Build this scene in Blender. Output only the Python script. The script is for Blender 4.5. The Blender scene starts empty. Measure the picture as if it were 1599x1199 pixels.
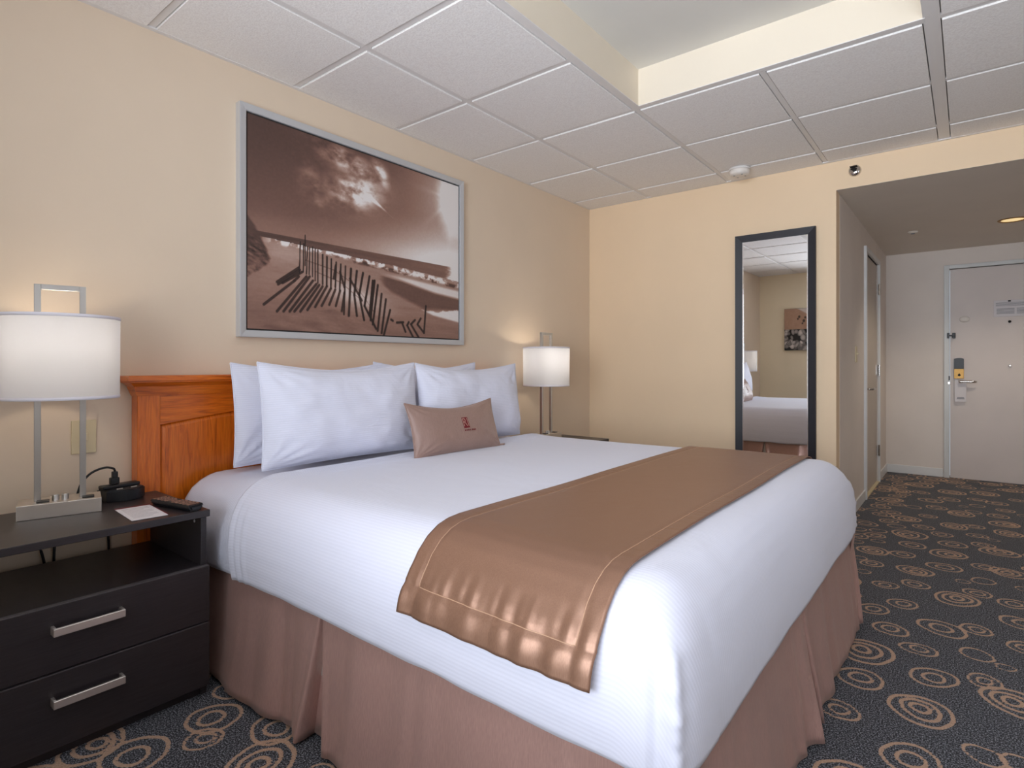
import bpy, bmesh, math, random
import numpy as np
from mathutils import Vector, Matrix, noise
R = math.radians
PI = math.pi
scene = bpy.context.scene
COL = scene.collection

# ------------------------------------------------------------------ camera, world, lights, exposure
cd = bpy.data.cameras.new('camera')
cam = bpy.data.objects.new('camera', cd)
COL.objects.link(cam)
cam.location = (2.463, -4.118, 1.08)
cam.rotation_euler = (R(90), 0, R(38.6))
cd.sensor_width = 36
cd.lens = 36 * 893 / 1599
cd.shift_y = -29.5 / 1599
cd.clip_start = 0.02
scene.camera = cam

scene.view_settings.view_transform = 'Standard'
scene.view_settings.look = 'None'
scene.view_settings.gamma = 1
scene.view_settings.use_curve_mapping = False
scene.view_settings.exposure = 0.0

w = bpy.data.worlds.new('overcast_sky')
scene.world = w
w.use_nodes = True
bg = w.node_tree.nodes['Background']
bg.inputs['Color'].default_value = (0.75, 0.86, 1, 1)
bg.inputs['Strength'].default_value = 1.0


def area_light(name, loc, rot, sx, sy, power, color):
    l = bpy.data.lights.new(name, 'AREA')
    l.shape = 'RECTANGLE'
    l.size, l.size_y, l.energy, l.color = sx, sy, power, color
    o = bpy.data.objects.new(name, l)
    COL.objects.link(o)
    o.location, o.rotation_euler = loc, rot
    return o


# daylight through the window behind the camera, plus added fill at the right wall
area_light('daylight_and_fill', (2.2, -4.93, 1.45), (R(110), 0, 0), 2.0, 1.5, 64, (0.86, 0.925, 1.0)).data.spread = R(124)
area_light('daylight_and_fill', (4.23, -2.6, 1.45), (R(132), 0, R(90)), 2.2, 1.5, 3.5, (0.95, 0.96, 1.0))  # added source, kept weak, to even out the ambient light


def point_light(name, loc, power, color, radius, parent=None):
    l = bpy.data.lights.new(name, 'POINT')
    l.energy, l.color, l.shadow_soft_size = power, color, radius
    o = bpy.data.objects.new(name, l)
    COL.objects.link(o)
    o.location = loc
    if parent: o.parent = parent
    return o


# ------------------------------------------------------------------ materials
def srgb(r, g, b):
    f = lambda c: (c / 255 / 12.92) if c / 255 <= 0.04045 else ((c / 255 + 0.055) / 1.055) ** 2.4
    return (f(r), f(g), f(b), 1)


class Mat:
    def __init__(s, name, color=(0.8, 0.8, 0.8, 1), rough=0.5, metal=0.0, **kw):
        s.m = bpy.data.materials.new(name)
        s.m.use_nodes = True
        s.nt = s.m.node_tree
        s.b = s.nt.nodes['Principled BSDF']
        s.set('Base Color', color)
        s.set('Roughness', rough)
        s.set('Metallic', metal)
        for k, v in kw.items(): s.set(k, v)

    def set(s, k, v): s.b.inputs[k].default_value = v

    def n(s, t, **kw):
        nd = s.nt.nodes.new(t)
        for k, v in kw.items():
            if k.startswith('i_'):
                nd.inputs[k[2:].replace('_', ' ')].default_value = v
            else:
                setattr(nd, k, v)
        return nd

    def l(s, a, b): s.nt.links.new(a, b)

    def coords(s, scale=(1, 1, 1), kind='Object', rot=(0, 0, 0)):
        c = s.n('ShaderNodeTexCoord')
        mp = s.n('ShaderNodeMapping')
        mp.inputs['Scale'].default_value = scale
        mp.inputs['Rotation'].default_value = rot
        s.l(c.outputs[kind], mp.inputs['Vector'])
        return mp.outputs['Vector']

    def noise(s, vec, scale, detail=3, rough=0.5, dist=0.0):
        nd = s.n('ShaderNodeTexNoise')
        nd.inputs['Scale'].default_value = scale
        nd.inputs['Detail'].default_value = detail
        nd.inputs['Roughness'].default_value = rough
        nd.inputs['Distortion'].default_value = dist
        s.l(vec, nd.inputs['Vector'])
        return nd.outputs['Fac']

    def ramp(s, fac, stops):
        r = s.n('ShaderNodeValToRGB')
        e = r.color_ramp.elements
        e[0].position, e[0].color = stops[0]
        e[1].position, e[1].color = stops[-1]
        for p, c in stops[1:-1]:
            x = e.new(p); x.color = c
        s.l(fac, r.inputs['Fac'])
        return r.outputs['Color']

    def bump(s, h, strength=0.3, dist=0.002, prev=None):
        b = s.n('ShaderNodeBump')
        b.inputs['Strength'].default_value = strength
        b.inputs['Distance'].default_value = dist
        s.l(h, b.inputs['Height'])
        if prev is not None: s.l(prev, b.inputs['Normal'])
        s.l(b.outputs['Normal'], s.b.inputs['Normal'])
        return b.outputs['Normal']


M = {}


def paint(name, col, var=0.03, rough=0.6, bump=0.12):
    a = Mat(name, col, rough)
    v = a.coords()
    c2 = tuple(x * (1 - var) for x in col[:3]) + (1,)
    a.l(a.ramp(a.noise(v, 2.5, 3), [(0.35, c2), (0.65, col)]), a.b.inputs['Base Color'])
    a.bump(a.noise(v, 220, 2), bump, 0.001)
    return a.m


M['wall'] = paint('cream_wall_paint', srgb(230, 210, 187))
M['nearwall_lit'] = paint('cream_near_wall_brightened', srgb(250, 235, 205))  # wall paint lightened to make up for the weak light on this wall
M['backwall_lit'] = paint('cream_back_wall_brightened', srgb(243, 216, 182))  # same paint as the left wall, brightened to carry extra light
M['hallwall'] = paint('beige_hall_vinyl', srgb(230, 220, 212), 0.05)
M['header'] = M['wall']
M['trayside'] = paint('tray_cream_paint', srgb(232, 220, 202))
M['traytop'] = paint('tray_offwhite_paint', srgb(222, 219, 212), 0.05)
M['soffit'] = paint('hall_ceiling_paint', srgb(222, 212, 200), 0.04)
M['trimwhite'] = paint('white_trim_paint', srgb(226, 226, 226), 0.03, 0.4)
M['frame_grey'] = paint('pale_grey_door_frame_paint', srgb(214, 216, 216), 0.05, 0.4)
M['door'] = paint('beige_door_laminate', srgb(218, 207, 202), 0.05, 0.45)
M['sidedoor'] = paint('taupe_door_paint', srgb(192, 180, 168), 0.05, 0.45)
M['gridwhite'] = paint('ceiling_grid_enamel', srgb(230, 226, 224), 0.03, 0.4)

a = Mat('mineral_fibre_tile', srgb(228, 220, 216), 0.85)
v = a.coords()
h = a.noise(v, 150, 3, 0.6)
a.l(a.ramp(h, [(0.3, srgb(233, 228, 226)), (0.6, srgb(246, 243, 241))]), a.b.inputs['Base Color'])
a.bump(h, 0.35, 0.003)
M['tile'] = a.m

# carpet: charcoal pile with tan rings held in a float attribute (distance to the nearest ring stroke)
a = Mat('charcoal_ring_carpet', rough=0.95)
v = a.coords()
at = a.n('ShaderNodeAttribute', attribute_name='ring')
jit = a.noise(v, 150, 2, 0.6)
j2 = a.n('ShaderNodeMath', operation='MULTIPLY_ADD'); a.l(jit, j2.inputs[0]); j2.inputs[1].default_value = 0.007; j2.inputs[2].default_value = -0.0035
ad = a.n('ShaderNodeMath', operation='ADD'); a.l(at.outputs['Fac'], ad.inputs[0]); a.l(j2.outputs[0], ad.inputs[1])
mr = a.n('ShaderNodeMapRange'); a.l(ad.outputs[0], mr.inputs['Value'])
mr.inputs['From Min'].default_value = -0.0006; mr.inputs['From Max'].default_value = 0.0006
mr.inputs['To Min'].default_value = 1; mr.inputs['To Max'].default_value = 0
sp = a.noise(v, 230, 1, 0.5)
base = a.ramp(sp, [(0.36, srgb(34, 34, 38)), (0.5, srgb(64, 66, 72)), (0.66, srgb(150, 152, 160))])
tan = a.ramp(a.noise(v, 240, 2), [(0.3, srgb(172, 140, 117)), (0.7, srgb(208, 174, 150))])
mx = a.n('ShaderNodeMix', data_type='RGBA')
a.l(mr.outputs[0], mx.inputs['Factor']); a.l(base, mx.inputs['A']); a.l(tan, mx.inputs['B'])
a.l(mx.outputs['Result'], a.b.inputs['Base Color'])
a.bump(a.noise(v, 420, 2), 0.5, 0.004)
M['carpet'] = a.m


def fabric_white(name, stripe, scale, strength, col=srgb(229, 230, 246), axis='X', noise_s=7):
    a = Mat(name, col, 0.75)
    a.set('Sheen Weight', 0.25)
    uv = a.n('ShaderNodeUVMap')
    wv = a.n('ShaderNodeTexWave', wave_type='BANDS', bands_direction=axis)
    wv.inputs['Scale'].default_value = scale
    wv.inputs['Distortion'].default_value = 0.25
    wv.inputs['Detail'].default_value = 1
    a.l(uv.outputs['UV'], wv.inputs['Vector'])
    c2 = tuple(x * (1 - stripe) for x in col[:3]) + (1,)
    a.l(a.ramp(wv.outputs['Fac'], [(0.35, c2), (0.7, col)]), a.b.inputs['Base Color'])
    n1 = a.bump(a.noise(a.coords(), noise_s, 3, 0.5, 0.6), 0.18, 0.03)
    a.bump(wv.outputs['Fac'], strength, 0.0015, n1)
    return a.m


M['spread'] = fabric_white('white_ribbed_cotton', 0.035, 34, 0.10, axis='Y', noise_s=4)
M['sheet'] = fabric_white('white_ribbed_sheet', 0.07, 30, 0.25, axis='X', noise_s=9)
M['pillow'] = fabric_white('white_pillow_cotton', 0.05, 38, 0.18, axis='Y', noise_s=9)


def satin(name, c1, c2, rough, spec=0.5, sheen=0.3, wrinkle=0.25, metallic=0.0):
    a = Mat(name, c1, rough)
    v = a.coords()
    a.set('Sheen Weight', sheen)
    a.set('Metallic', metallic)
    a.set('Specular IOR Level', spec)
    a.set('Sheen Tint', srgb(240, 215, 200))
    th = a.noise(a.coords((500, 500, 12)), 1, 2)
    a.l(a.ramp(th, [(0.3, c2), (0.7, c1)]), a.b.inputs['Base Color'])
    n1 = a.bump(a.noise(v, 9, 3, 0.5, 0.8), wrinkle, 0.012)
    a.bump(th, 0.12, 0.0006, n1)
    return a.m


M['skirt'] = satin('taupe_satin_skirt', srgb(200, 160, 150), srgb(186, 148, 139), 0.36, 0.8, 0.2, 0.12, 0.28)
M['runner'] = satin('bronze_satin_runner', srgb(160, 122, 100), srgb(148, 111, 91), 0.40, 0.7, 0.0, 0.10, 0.45)
M['cushion'] = satin('taupe_satin_cushion', srgb(160, 130, 119), srgb(146, 117, 107), 0.45, 0.5, 0.3, 0.3)
M['stitch'] = Mat('tan_stitching', srgb(196, 158, 130), 0.5).m

# oak
a = Mat('golden_oak_varnish', rough=0.32)
a.set('Coat Weight', 0.3); a.set('Coat Roughness', 0.2)
v = a.coords((1, 9, 0.9))
g = a.noise(v, 5, 5, 0.6, 1.6)
fine = a.noise(a.coords((30, 130, 3)), 3, 3, 0.6)
c1 = a.ramp(g, [(0.28, srgb(176, 80, 12)), (0.45, srgb(218, 108, 22)), (0.7, srgb(234, 126, 34))])
c2 = a.ramp(fine, [(0.35, (0.68, 0.62, 0.55, 1)), (0.6, (1, 1, 1, 1))])
mx = a.n('ShaderNodeMix', data_type='RGBA', blend_type='MULTIPLY')
mx.inputs['Factor'].default_value = 0.7
a.l(c1, mx.inputs['A']); a.l(c2, mx.inputs['B'])
a.l(mx.outputs['Result'], a.b.inputs['Base Color'])
a.bump(fine, 0.12, 0.001)
M['oak'] = a.m
a = Mat('golden_oak_varnish_horizontal', rough=0.32)
a.set('Coat Weight', 0.3); a.set('Coat Roughness', 0.2)
g = a.noise(a.coords((1, 0.9, 9)), 5, 5, 0.6, 1.6)
fine = a.noise(a.coords((30, 3, 130)), 3, 3, 0.6)
c1 = a.ramp(g, [(0.28, srgb(176, 80, 12)), (0.45, srgb(218, 108, 22)), (0.7, srgb(234, 126, 34))])
c2 = a.ramp(fine, [(0.35, (0.68, 0.62, 0.55, 1)), (0.6, (1, 1, 1, 1))])
mx = a.n('ShaderNodeMix', data_type='RGBA', blend_type='MULTIPLY')
mx.inputs['Factor'].default_value = 0.7
a.l(c1, mx.inputs['A']); a.l(c2, mx.inputs['B'])
a.l(mx.outputs['Result'], a.b.inputs['Base Color'])
M['oak_h'] = a.m

# espresso laminate
a = Mat('espresso_wood_laminate', rough=0.36)
g = a.noise(a.coords((4, 4, 120)), 3, 4, 0.6, 0.6)
a.l(a.ramp(g, [(0.3, srgb(42, 37, 39)), (0.7, srgb(54, 48, 51))]), a.b.inputs['Base Color'])
a.bump(g, 0.1, 0.0006)
M['espresso'] = a.m
M['edge'] = Mat('espresso_edge_highlight', srgb(92, 86, 88), 0.4).m  # paler than the laminate: highlight along the drawer tops, put in as colour


def metal(name, col, rough, aniso=(200, 200, 3)):
    a = Mat(name, col, rough, 1.0)
    a.bump(a.noise(a.coords(aniso), 2, 2), 0.06, 0.0005)
    return a.m


M['nickel'] = metal('brushed_nickel', srgb(198, 196, 194), 0.36)
M['nickel_h'] = metal('brushed_nickel_base', srgb(228, 220, 212), 0.38, (3, 3, 200))
M['handle'] = metal('satin_nickel_handle', srgb(238, 230, 224), 0.45)
M['chrome'] = Mat('polished_chrome', srgb(210, 205, 200), 0.12, 1).m
M['silver'] = metal('silver_frame_metal', srgb(206, 207, 210), 0.5)
M['silver'].node_tree.nodes['Principled BSDF'].inputs['Metallic'].default_value = 0.45
M['brass'] = metal('brass_plate', srgb(176, 138, 84), 0.45)
M['black'] = Mat('black_plastic', srgb(26, 26, 30), 0.4).m
M['rubber'] = Mat('black_cord_rubber', srgb(22, 22, 24), 0.5).m
a = Mat('black_mirror_frame', srgb(32, 32, 40), 0.5)
a.bump(a.noise(a.coords(), 90, 2), 0.06, 0.001)
M['mframe'] = a.m
M['mirror'] = Mat('mirror_silver', (0.93, 0.93, 0.93, 1), 0.0, 1).m
M['mbevel'] = Mat('mirror_bevel', (0.95, 0.95, 0.97, 1), 0.15, 1).m
M['ivory'] = Mat('ivory_plastic', srgb(214, 198, 162), 0.4).m
M['whiteplastic'] = Mat('white_plastic', srgb(232, 226, 220), 0.4).m
M['paper'] = Mat('white_card', srgb(226, 222, 226), 0.7).m
M['redprint'] = Mat('dark_red_print', srgb(112, 34, 46), 0.6).m
M['red_thread'] = Mat('dark_red_embroidery', srgb(112, 10, 22), 0.6).m
M['thread_light'] = Mat('taupe_embroidery', srgb(176, 132, 120), 0.6).m
M['greyprint'] = Mat('grey_print', srgb(120, 124, 134), 0.7).m
M['button'] = Mat('remote_button_rubber', srgb(150, 112, 96), 0.6).m
M['boxspring'] = Mat('box_spring_ticking', srgb(200, 196, 190), 0.8).m
M['dark'] = Mat('dark_gap', srgb(40, 38, 38), 0.8).m

a = Mat('lamp_shade_linen', srgb(250, 243, 238), 0.8)
tr = a.n('ShaderNodeBsdfTranslucent'); tr.inputs['Color'].default_value = (0.62, 0.66, 0.76, 1)
ms = a.n('ShaderNodeMixShader'); ms.inputs['Fac'].default_value = 0.62
a.l(a.b.outputs[0], ms.inputs[1]); a.l(tr.outputs[0], ms.inputs[2])
a.l(ms.outputs[0], a.nt.nodes['Material Output'].inputs['Surface'])
a.bump(a.noise(a.coords((40, 40, 900)), 1, 2), 0.1, 0.0006)
M['shade'] = a.m
M['shadetrim'] = Mat('shade_trim_tape', srgb(232, 228, 236), 0.8).m
a = Mat('lit_bulb_glass', (1, 0.9, 0.75, 1), 0.4)
a.set('Emission Color', (1, 0.8, 0.5, 1)); a.set('Emission Strength', 6)
M['bulb'] = a.m
a = Mat('downlight_lens', (1, 0.85, 0.5, 1), 0.4)
a.set('Emission Color', (1, 0.72, 0.34, 1)); a.set('Emission Strength', 0.75)
M['downlens'] = a.m
a = Mat('clear_glass', (1, 1, 1, 1), 0.0); a.set('Transmission Weight', 1.0); a.set('IOR', 1.45)
M['glass'] = a.m
a = Mat('print_paper', rough=0.55)
at = a.n('ShaderNodeAttribute', attribute_name='print')
a.l(at.outputs['Color'], a.b.inputs['Base Color'])
M['print'] = a.m

# ------------------------------------------------------------------ mesh helpers
def link_mesh(name, me, mat, parent=None, loc=None):
    o = bpy.data.objects.new(name, me)
    COL.objects.link(o)
    for m in (mat if isinstance(mat, (list, tuple)) else [mat]):
        if m: me.materials.append(m)
    if parent: o.parent = parent
    if loc is not None: o.location = loc
    return o


def obj(name, bm, mat, parent=None, loc=None, smooth=False):
    me = bpy.data.meshes.new(name)
    bm.normal_update()
    bm.to_mesh(me); bm.free()
    if smooth:
        me.polygons.foreach_set('use_smooth', [True] * len(me.polygons))
    return link_mesh(name, me, mat, parent, loc)


def add_box(bm, lo, hi, bevel=0.0, seg=2, mi=0):
    r = bmesh.ops.create_cube(bm, size=1)
    vs = r['verts']
    for q in vs:
        q.co = Vector([(lo[i] + hi[i]) / 2 + q.co[i] * (hi[i] - lo[i]) for i in range(3)])
    fs = {f for q in vs for f in q.link_faces}
    for f in fs: f.material_index = mi
    if bevel:
        es = list({e for q in vs for e in q.link_edges})
        bmesh.ops.bevel(bm, geom=es, offset=bevel, segments=seg, affect='EDGES', profile=0.6)
    return bm


def box(name, lo, hi, mat, parent=None, bevel=0.0, seg=2):
    return obj(name, add_box(bmesh.new(), lo, hi, bevel, seg), mat, parent)


def add_tube(bm, pts, r, seg=8, cap=True):
    pts = [Vector(p) for p in pts]
    rings = []
    up = Vector((0, 0, 1))
    for i, p in enumerate(pts):
        t = (pts[min(i + 1, len(pts) - 1)] - pts[max(i - 1, 0)]).normalized()
        ref = up if abs(t.dot(up)) < 0.95 else Vector((1, 0, 0))
        x = t.cross(ref).normalized(); y = x.cross(t)
        rr = r[i] if isinstance(r, (list, tuple)) else r
        rings.append([bm.verts.new(p + (x * math.cos(2 * PI * k / seg) + y * math.sin(2 * PI * k / seg)) * rr) for k in range(seg)])
    for a_, b_ in zip(rings, rings[1:]):
        for k in range(seg):
            bm.faces.new((a_[k], a_[(k + 1) % seg], b_[(k + 1) % seg], b_[k]))
    if cap:
        bm.faces.new(rings[0][::-1]); bm.faces.new(rings[-1])
    return bm


def smooth_pts(pts, n=8):
    pts = [Vector(p) for p in pts]
    P_ = [pts[0]] + pts + [pts[-1]]
    out = []
    for i in range(1, len(P_) - 2):
        for k in range(n):
            t = k / n
            a_, b_, c_, d_ = P_[i - 1:i + 3]
            out.append(0.5 * ((2 * b_) + (c_ - a_) * t + (2 * a_ - 5 * b_ + 4 * c_ - d_) * t * t + (3 * b_ - a_ - 3 * c_ + d_) * t ** 3))
    out.append(pts[-1])
    return out


def add_lathe(bm, prof, seg=32, axis='Z', cen=(0, 0, 0)):
    rings = []
    for r, z in prof:
        ring = []
        for k in range(seg):
            c, s = math.cos(2 * PI * k / seg) * r, math.sin(2 * PI * k / seg) * r
            p = {'Z': (c, s, z), 'Y': (c, z, s), 'X': (z, c, s)}[axis]
            ring.append(bm.verts.new(Vector(p) + Vector(cen)))
        rings.append(ring)
    for a_, b_ in zip(rings, rings[1:]):
        for k in range(seg):
            bm.faces.new((a_[k], a_[(k + 1) % seg], b_[(k + 1) % seg], b_[k]))
    for ring, pr in ((rings[0], prof[0]), (rings[-1], prof[-1])):
        if pr[0] > 1e-5 and len(prof) > 1:
            pass
    bmesh.ops.remove_doubles(bm, verts=bm.verts[:], dist=1e-6)
    bmesh.ops.recalc_face_normals(bm, faces=bm.faces[:])
    return bm


def add_prism(bm, poly, x0, x1, axis='X'):
    """extrude a polygon of two coordinates along an axis"""
    def mk(a_, b_, t):
        return {'X': (t, a_, b_), 'Y': (a_, t, b_), 'Z': (a_, b_, t)}[axis]
    A_ = [bm.verts.new(mk(p[0], p[1], x0)) for p in poly]
    B_ = [bm.verts.new(mk(p[0], p[1], x1)) for p in poly]
    n = len(poly)
    for i in range(n):
        bm.faces.new((A_[i], A_[(i + 1) % n], B_[(i + 1) % n], B_[i]))
    bm.faces.new(A_[::-1]); bm.faces.new(B_)
    bmesh.ops.recalc_face_normals(bm, faces=bm.faces[:])
    return bm


def grid_mesh(name, nu, nv, fn, mat, parent=None, thick=0.0, uvfn=None, close_u=False):
    """fn(i/(nu), j/(nv)) -> point; smooth sheet, optionally with real thickness"""
    verts, uvs = [], []
    for i in range(nu + 1):
        for j in range(nv + 1):
            verts.append(tuple(fn(i / nu, j / nv)))
            uvs.append(uvfn(i / nu, j / nv) if uvfn else (i / nu, j / nv))
    faces = []
    for i in range(nu):
        for j in range(nv):
            q = i * (nv + 1) + j
            faces.append((q, q + 1, q + nv + 2, q + nv + 1))
    me = bpy.data.meshes.new(name)
    me.from_pydata(verts, [], faces)
    ul = me.uv_layers.new(name='UVMap')
    li = np.empty(len(me.loops), dtype=np.int32); me.loops.foreach_get('vertex_index', li)
    ul.data.foreach_set('uv', np.array(uvs, dtype=np.float32)[li].ravel())
    me.polygons.foreach_set('use_smooth', [True] * len(me.polygons))
    o = link_mesh(name, me, mat, parent)
    if thick:
        md = o.modifiers.new('cloth_thickness', 'SOLIDIFY'); md.thickness = thick; md.offset = 0
    return o


def tag(o, label, cat, group=None):
    o['label'] = label; o['category'] = cat
    if group: o['group'] = group
    return o


def thing(name, label, cat, loc=(0, 0, 0), rz=0.0, group=None):
    o = bpy.data.objects.new(name, None)
    o.empty_display_size = 0.1
    COL.objects.link(o)
    o.location = loc; o.rotation_euler = (0, 0, rz)
    return tag(o, label, cat, group)


def struct(o):
    o['kind'] = 'structure'
    return o


def text_shapes(body, size):
    cu = bpy.data.curves.new('lettering', 'FONT')
    cu.body = body; cu.size = size; cu.align_x = 'CENTER'; cu.align_y = 'CENTER'
    o = bpy.data.objects.new('lettering', cu)
    COL.objects.link(o)
    dg = bpy.context.evaluated_depsgraph_get()
    me = bpy.data.meshes.new_from_object(o.evaluated_get(dg))
    vs = [tuple(q.co[:2]) for q in me.vertices]; fs = [tuple(p.vertices) for p in me.polygons]
    bpy.data.objects.remove(o); bpy.data.curves.remove(cu); bpy.data.meshes.remove(me)
    return vs, fs


def sstep(a_, b_, x):
    t = max(0.0, min(1.0, (x - a_) / (b_ - a_)))
    return t * t * (3 - 2 * t)


# ------------------------------------------------------------------ room shell
H_C = 2.376         # grid ceiling height
RX, NY = 4.3, -5.0  # right wall, near wall
HX0, HX1, HY, H_S = 1.808, 3.45, 2.79, 2.19   # hall left wall, right wall, end wall, soffit


def boxes(name, parts, mat, parent=None):
    bm = bmesh.new()
    for lo, hi in parts: add_box(bm, lo, hi)
    return obj(name, bm, mat, parent)


struct(box('wall_left', (-0.12, NY - 0.12, 0), (0, 0.12, 2.7), M['wall']))
struct(boxes('wall_back', [((0, 0, 0), (HX0 - 0.001, 0.12, 2.6)), ((HX0 - 0.001, 0, H_S), (HX1, 0.12, 2.6)), ((HX1, 0, 0), (RX, 0.12, 2.6))], M['backwall_lit']))
WX0, WX1, WZ0, WZ1 = 1.15, 3.25, 0.7, 2.2
struct(boxes('wall_near', [((0, NY - 0.12, 0), (WX0, NY, 2.6)), ((WX1, NY - 0.12, 0), (RX, NY, 2.6)),
                           ((WX0, NY - 0.12, 0), (WX1, NY, WZ0)), ((WX0, NY - 0.12, WZ1), (WX1, NY, 2.6))], M['nearwall_lit']))
VY0, VY1 = -3.7, -1.5
struct(boxes('wall_right', [((RX, NY - 0.12, 0), (RX + 0.12, VY0, 2.6)), ((RX, VY1, 0), (RX + 0.12, 0.12, 2.6)),
                            ((RX, VY0, 0), (RX + 0.12, VY1, WZ0)), ((RX, VY0, WZ1), (RX + 0.12, VY1, 2.6))], M['wall']))


def window(name, c, half, z0, z1, axis):
    """frame with a mullion, pane and sill in the wall opening"""
    o = bpy.data.objects.new(name, None); COL.objects.link(o); struct(o)
    def bx(bm, u0, u1, d0, d1, a0, a1):
        if axis == 'Y': add_box(bm, (u0, d0, a0), (u1, d1, a1))
        else: add_box(bm, (-d1 + RX + NY, u0, a0), (-d0 + RX + NY, u1, a1))
    bm = bmesh.new()
    d0, d1 = NY - 0.11, NY - 0.07
    for u0, u1, a0, a1 in ((c - half, c - half + .05, z0, z1), (c + half - .05, c + half, z0, z1), (c - .025, c + .025, z0, z1),
                           (c - half, c + half, z0, z0 + .05), (c - half, c + half, z1 - .05, z1)):
        bx(bm, u0, u1, d0, d1, a0, a1)
    obj('window_frame', bm, M['trimwhite'], o)
    for s in (-1, 1):
        bm = bmesh.new(); bx(bm, c + (s - 1) * half / 2 + .03, c + (s + 1) * half / 2 - .03, NY - .093, NY - .087, z0 + .05, z1 - .05)
        obj('pane', bm, M['glass'], o)
    bm = bmesh.new(); bx(bm, c - half - .03, c + half + .03, NY - .06, NY + .03, z0 - .025, z0)
    obj('window_sill', bm, M['trimwhite'], o)
    return o


window('window_1', (WX0 + WX1) / 2, (WX1 - WX0) / 2, WZ0, WZ1, 'Y')
window('added_window_2', (VY0 + VY1) / 2, (VY1 - VY0) / 2, WZ0, WZ1, 'X')  # unseen window, added to go with the fill light

DY0, DY1, DZ = 1.265, 2.11, 2.0    # side door opening in the hall wall
struct(boxes('wall_hall_left', [((HX0 - 0.12, 0.12, 0), (HX0, DY0, 2.4)), ((HX0 - 0.12, DY1, 0), (HX0, HY + 0.1, 2.4)),
                                ((HX0 - 0.12, DY0, DZ), (HX0, DY1, 2.4))], M['hallwall']))
EX0, EX1, EZ = 2.32, 3.22, 2.0
struct(boxes('wall_hall_end', [((HX0, HY, 0), (EX0, HY + 0.12, 2.4)), ((EX1, HY, 0), (HX1, HY + 0.12, 2.4)),
                               ((EX0, HY, EZ), (EX1, HY + 0.12, 2.4))], M['hallwall']))
struct(box('wall_hall_right', (HX1, 0.12, 0), (HX1 + 0.12, HY + 0.12, 2.4), M['hallwall']))

# floor with ring field
rng = random.Random(4)
RINGS = [(2.156,-1.597,0.095,3),(2.171,-1.826,0.069,3),(2.145,-2.075,0.057,3),(2.315,-1.454,0.057,2),(2.213,-1.321,0.06,2),(2.378,-1.184,0.083,2),(2.487,-1.11,0.052,2),(2.42,-0.773,0.088,3),(2.496,-0.628,0.054,2),(2.243,-0.451,0.077,3),(2.362,-0.286,0.075,3),(2.144,-0.774,0.052,3),(2.258,-0.675,0.056,3),(2.052,-0.46,0.053,2),(2.033,-0.628,0.033,2),(2.23,-0.993,0.057,3),(2.133,-1.138,0.062,3),(2.371,-0.009,0.086,3),(2.169,-0.176,0.06,3),(2.027,-0.201,0.081,3),(2.2,0.065,0.067,3),(2.389,0.234,0.07,3),(2.169,0.313,0.099,4),(2.33,0.442,0.056,3),(1.999,0.157,0.055,3),(1.925,-0.064,0.039,2),(1.897,0.249,0.044,2),(1.908,0.445,0.076,3),(2.086,0.488,0.048,3),(2.229,0.572,0.06,3),(2.121,0.759,0.082,4),(2.236,0.934,0.054,3),(1.976,0.787,0.062,3),(2.388,0.729,0.081,3),(2.494,0.799,0.053,3),(2.42,1.167,0.088,3),(2.493,1.288,0.049,2),(2.507,0.549,0.052,3),(2.583,0.493,0.029,1),(2.531,0.329,0.054,2),(2.602,0.213,0.086,4),(2.531,-0.151,0.054,3),(2.628,-0.188,0.077,3),(2.52,-0.413,0.05,3),(2.44,-0.481,0.029,1),(2.624,-0.679,0.06,3),(2.672,-0.424,0.033,2),(2.636,-0.921,0.073,3),(2.632,-1.189,0.056,3),(2.487,-1.368,0.05,3),(2.566,-1.422,0.028,1),(2.506,-1.582,0.052,2),(2.58,-1.686,0.087,4),(2.368,-1.663,0.072,4),(2.347,-1.922,0.089,3),(2.34,-2.212,0.073,3),(2.498,-2.067,0.046,2),(2.572,-2.051,0.04,2),(2.213,-2.403,0.072,4),(2.661,0.733,0.077,3),(2.653,1.001,0.084,3),(2.629,1.248,0.067,2),(2.678,1.481,0.055,2),(2.767,1.375,0.033,2),(1.966,1.357,0.098,4),(1.935,1.057,0.066,3),(2.137,1.189,0.05,2),(2.273,1.279,0.072,3),(2.228,1.534,0.076,3),(2.004,1.811,0.078,3),(2.148,1.841,0.059,2),(2.342,1.678,0.075,3),(2.516,1.541,0.048,2),(2.433,1.454,0.029,1),(2.519,1.798,0.058,2),(2.637,1.736,0.066,3),(2.57,2.119,0.095,3),(2.351,2.004,0.091,3),(2.12,2.2,0.108,3),(2.359,2.57,0.081,3),(2.621,2.641,0.077,3),(2.745,2.403,0.079,3),(2.763,1.961,0.051,2),(1.977,2.154,0.074,2),(1.89,1.885,0.091,3),(2.448,2.33,0.068,2),(2.193,2.613,0.112,3),(1.972,2.467,0.077,2),(2.484,2.845,0.073,3),(0.517,-3.592,0.082,3),(0.659,-3.533,0.083,2),(0.657,-3.319,0.073,3),(0.735,-3.383,0.052,2),(0.549,-3.206,0.058,2),(0.851,-3.225,0.072,2),(0.958,-3.327,0.092,3)]
X0, X1, Y0, Y1, ST = 0.0, 4.3, -5.0, 2.95, 0.009
for _ in range(6000):
    x, y = rng.uniform(X0, X1), rng.uniform(Y0, Y1)
    r = rng.choice((.035, .05, .06, .06, .075, .09, .11))
    # measured rings own the part of the floor that is seen best
    if 2.05 < x < 2.62 + 0.057 * (y + 2.06) and -2.45 < y < 2.3: continue
    if 0.45 < x < 1.1 and -3.7 < y < -3.15: continue
    if all((x - q[0]) ** 2 + (y - q[1]) ** 2 > (r + q[2] * 0.9) ** 2 for q in RINGS):
        RINGS.append((x, y, r, 1 if r < .04 else 2 if r < .06 else 3 if r < .1 else 4))
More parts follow.
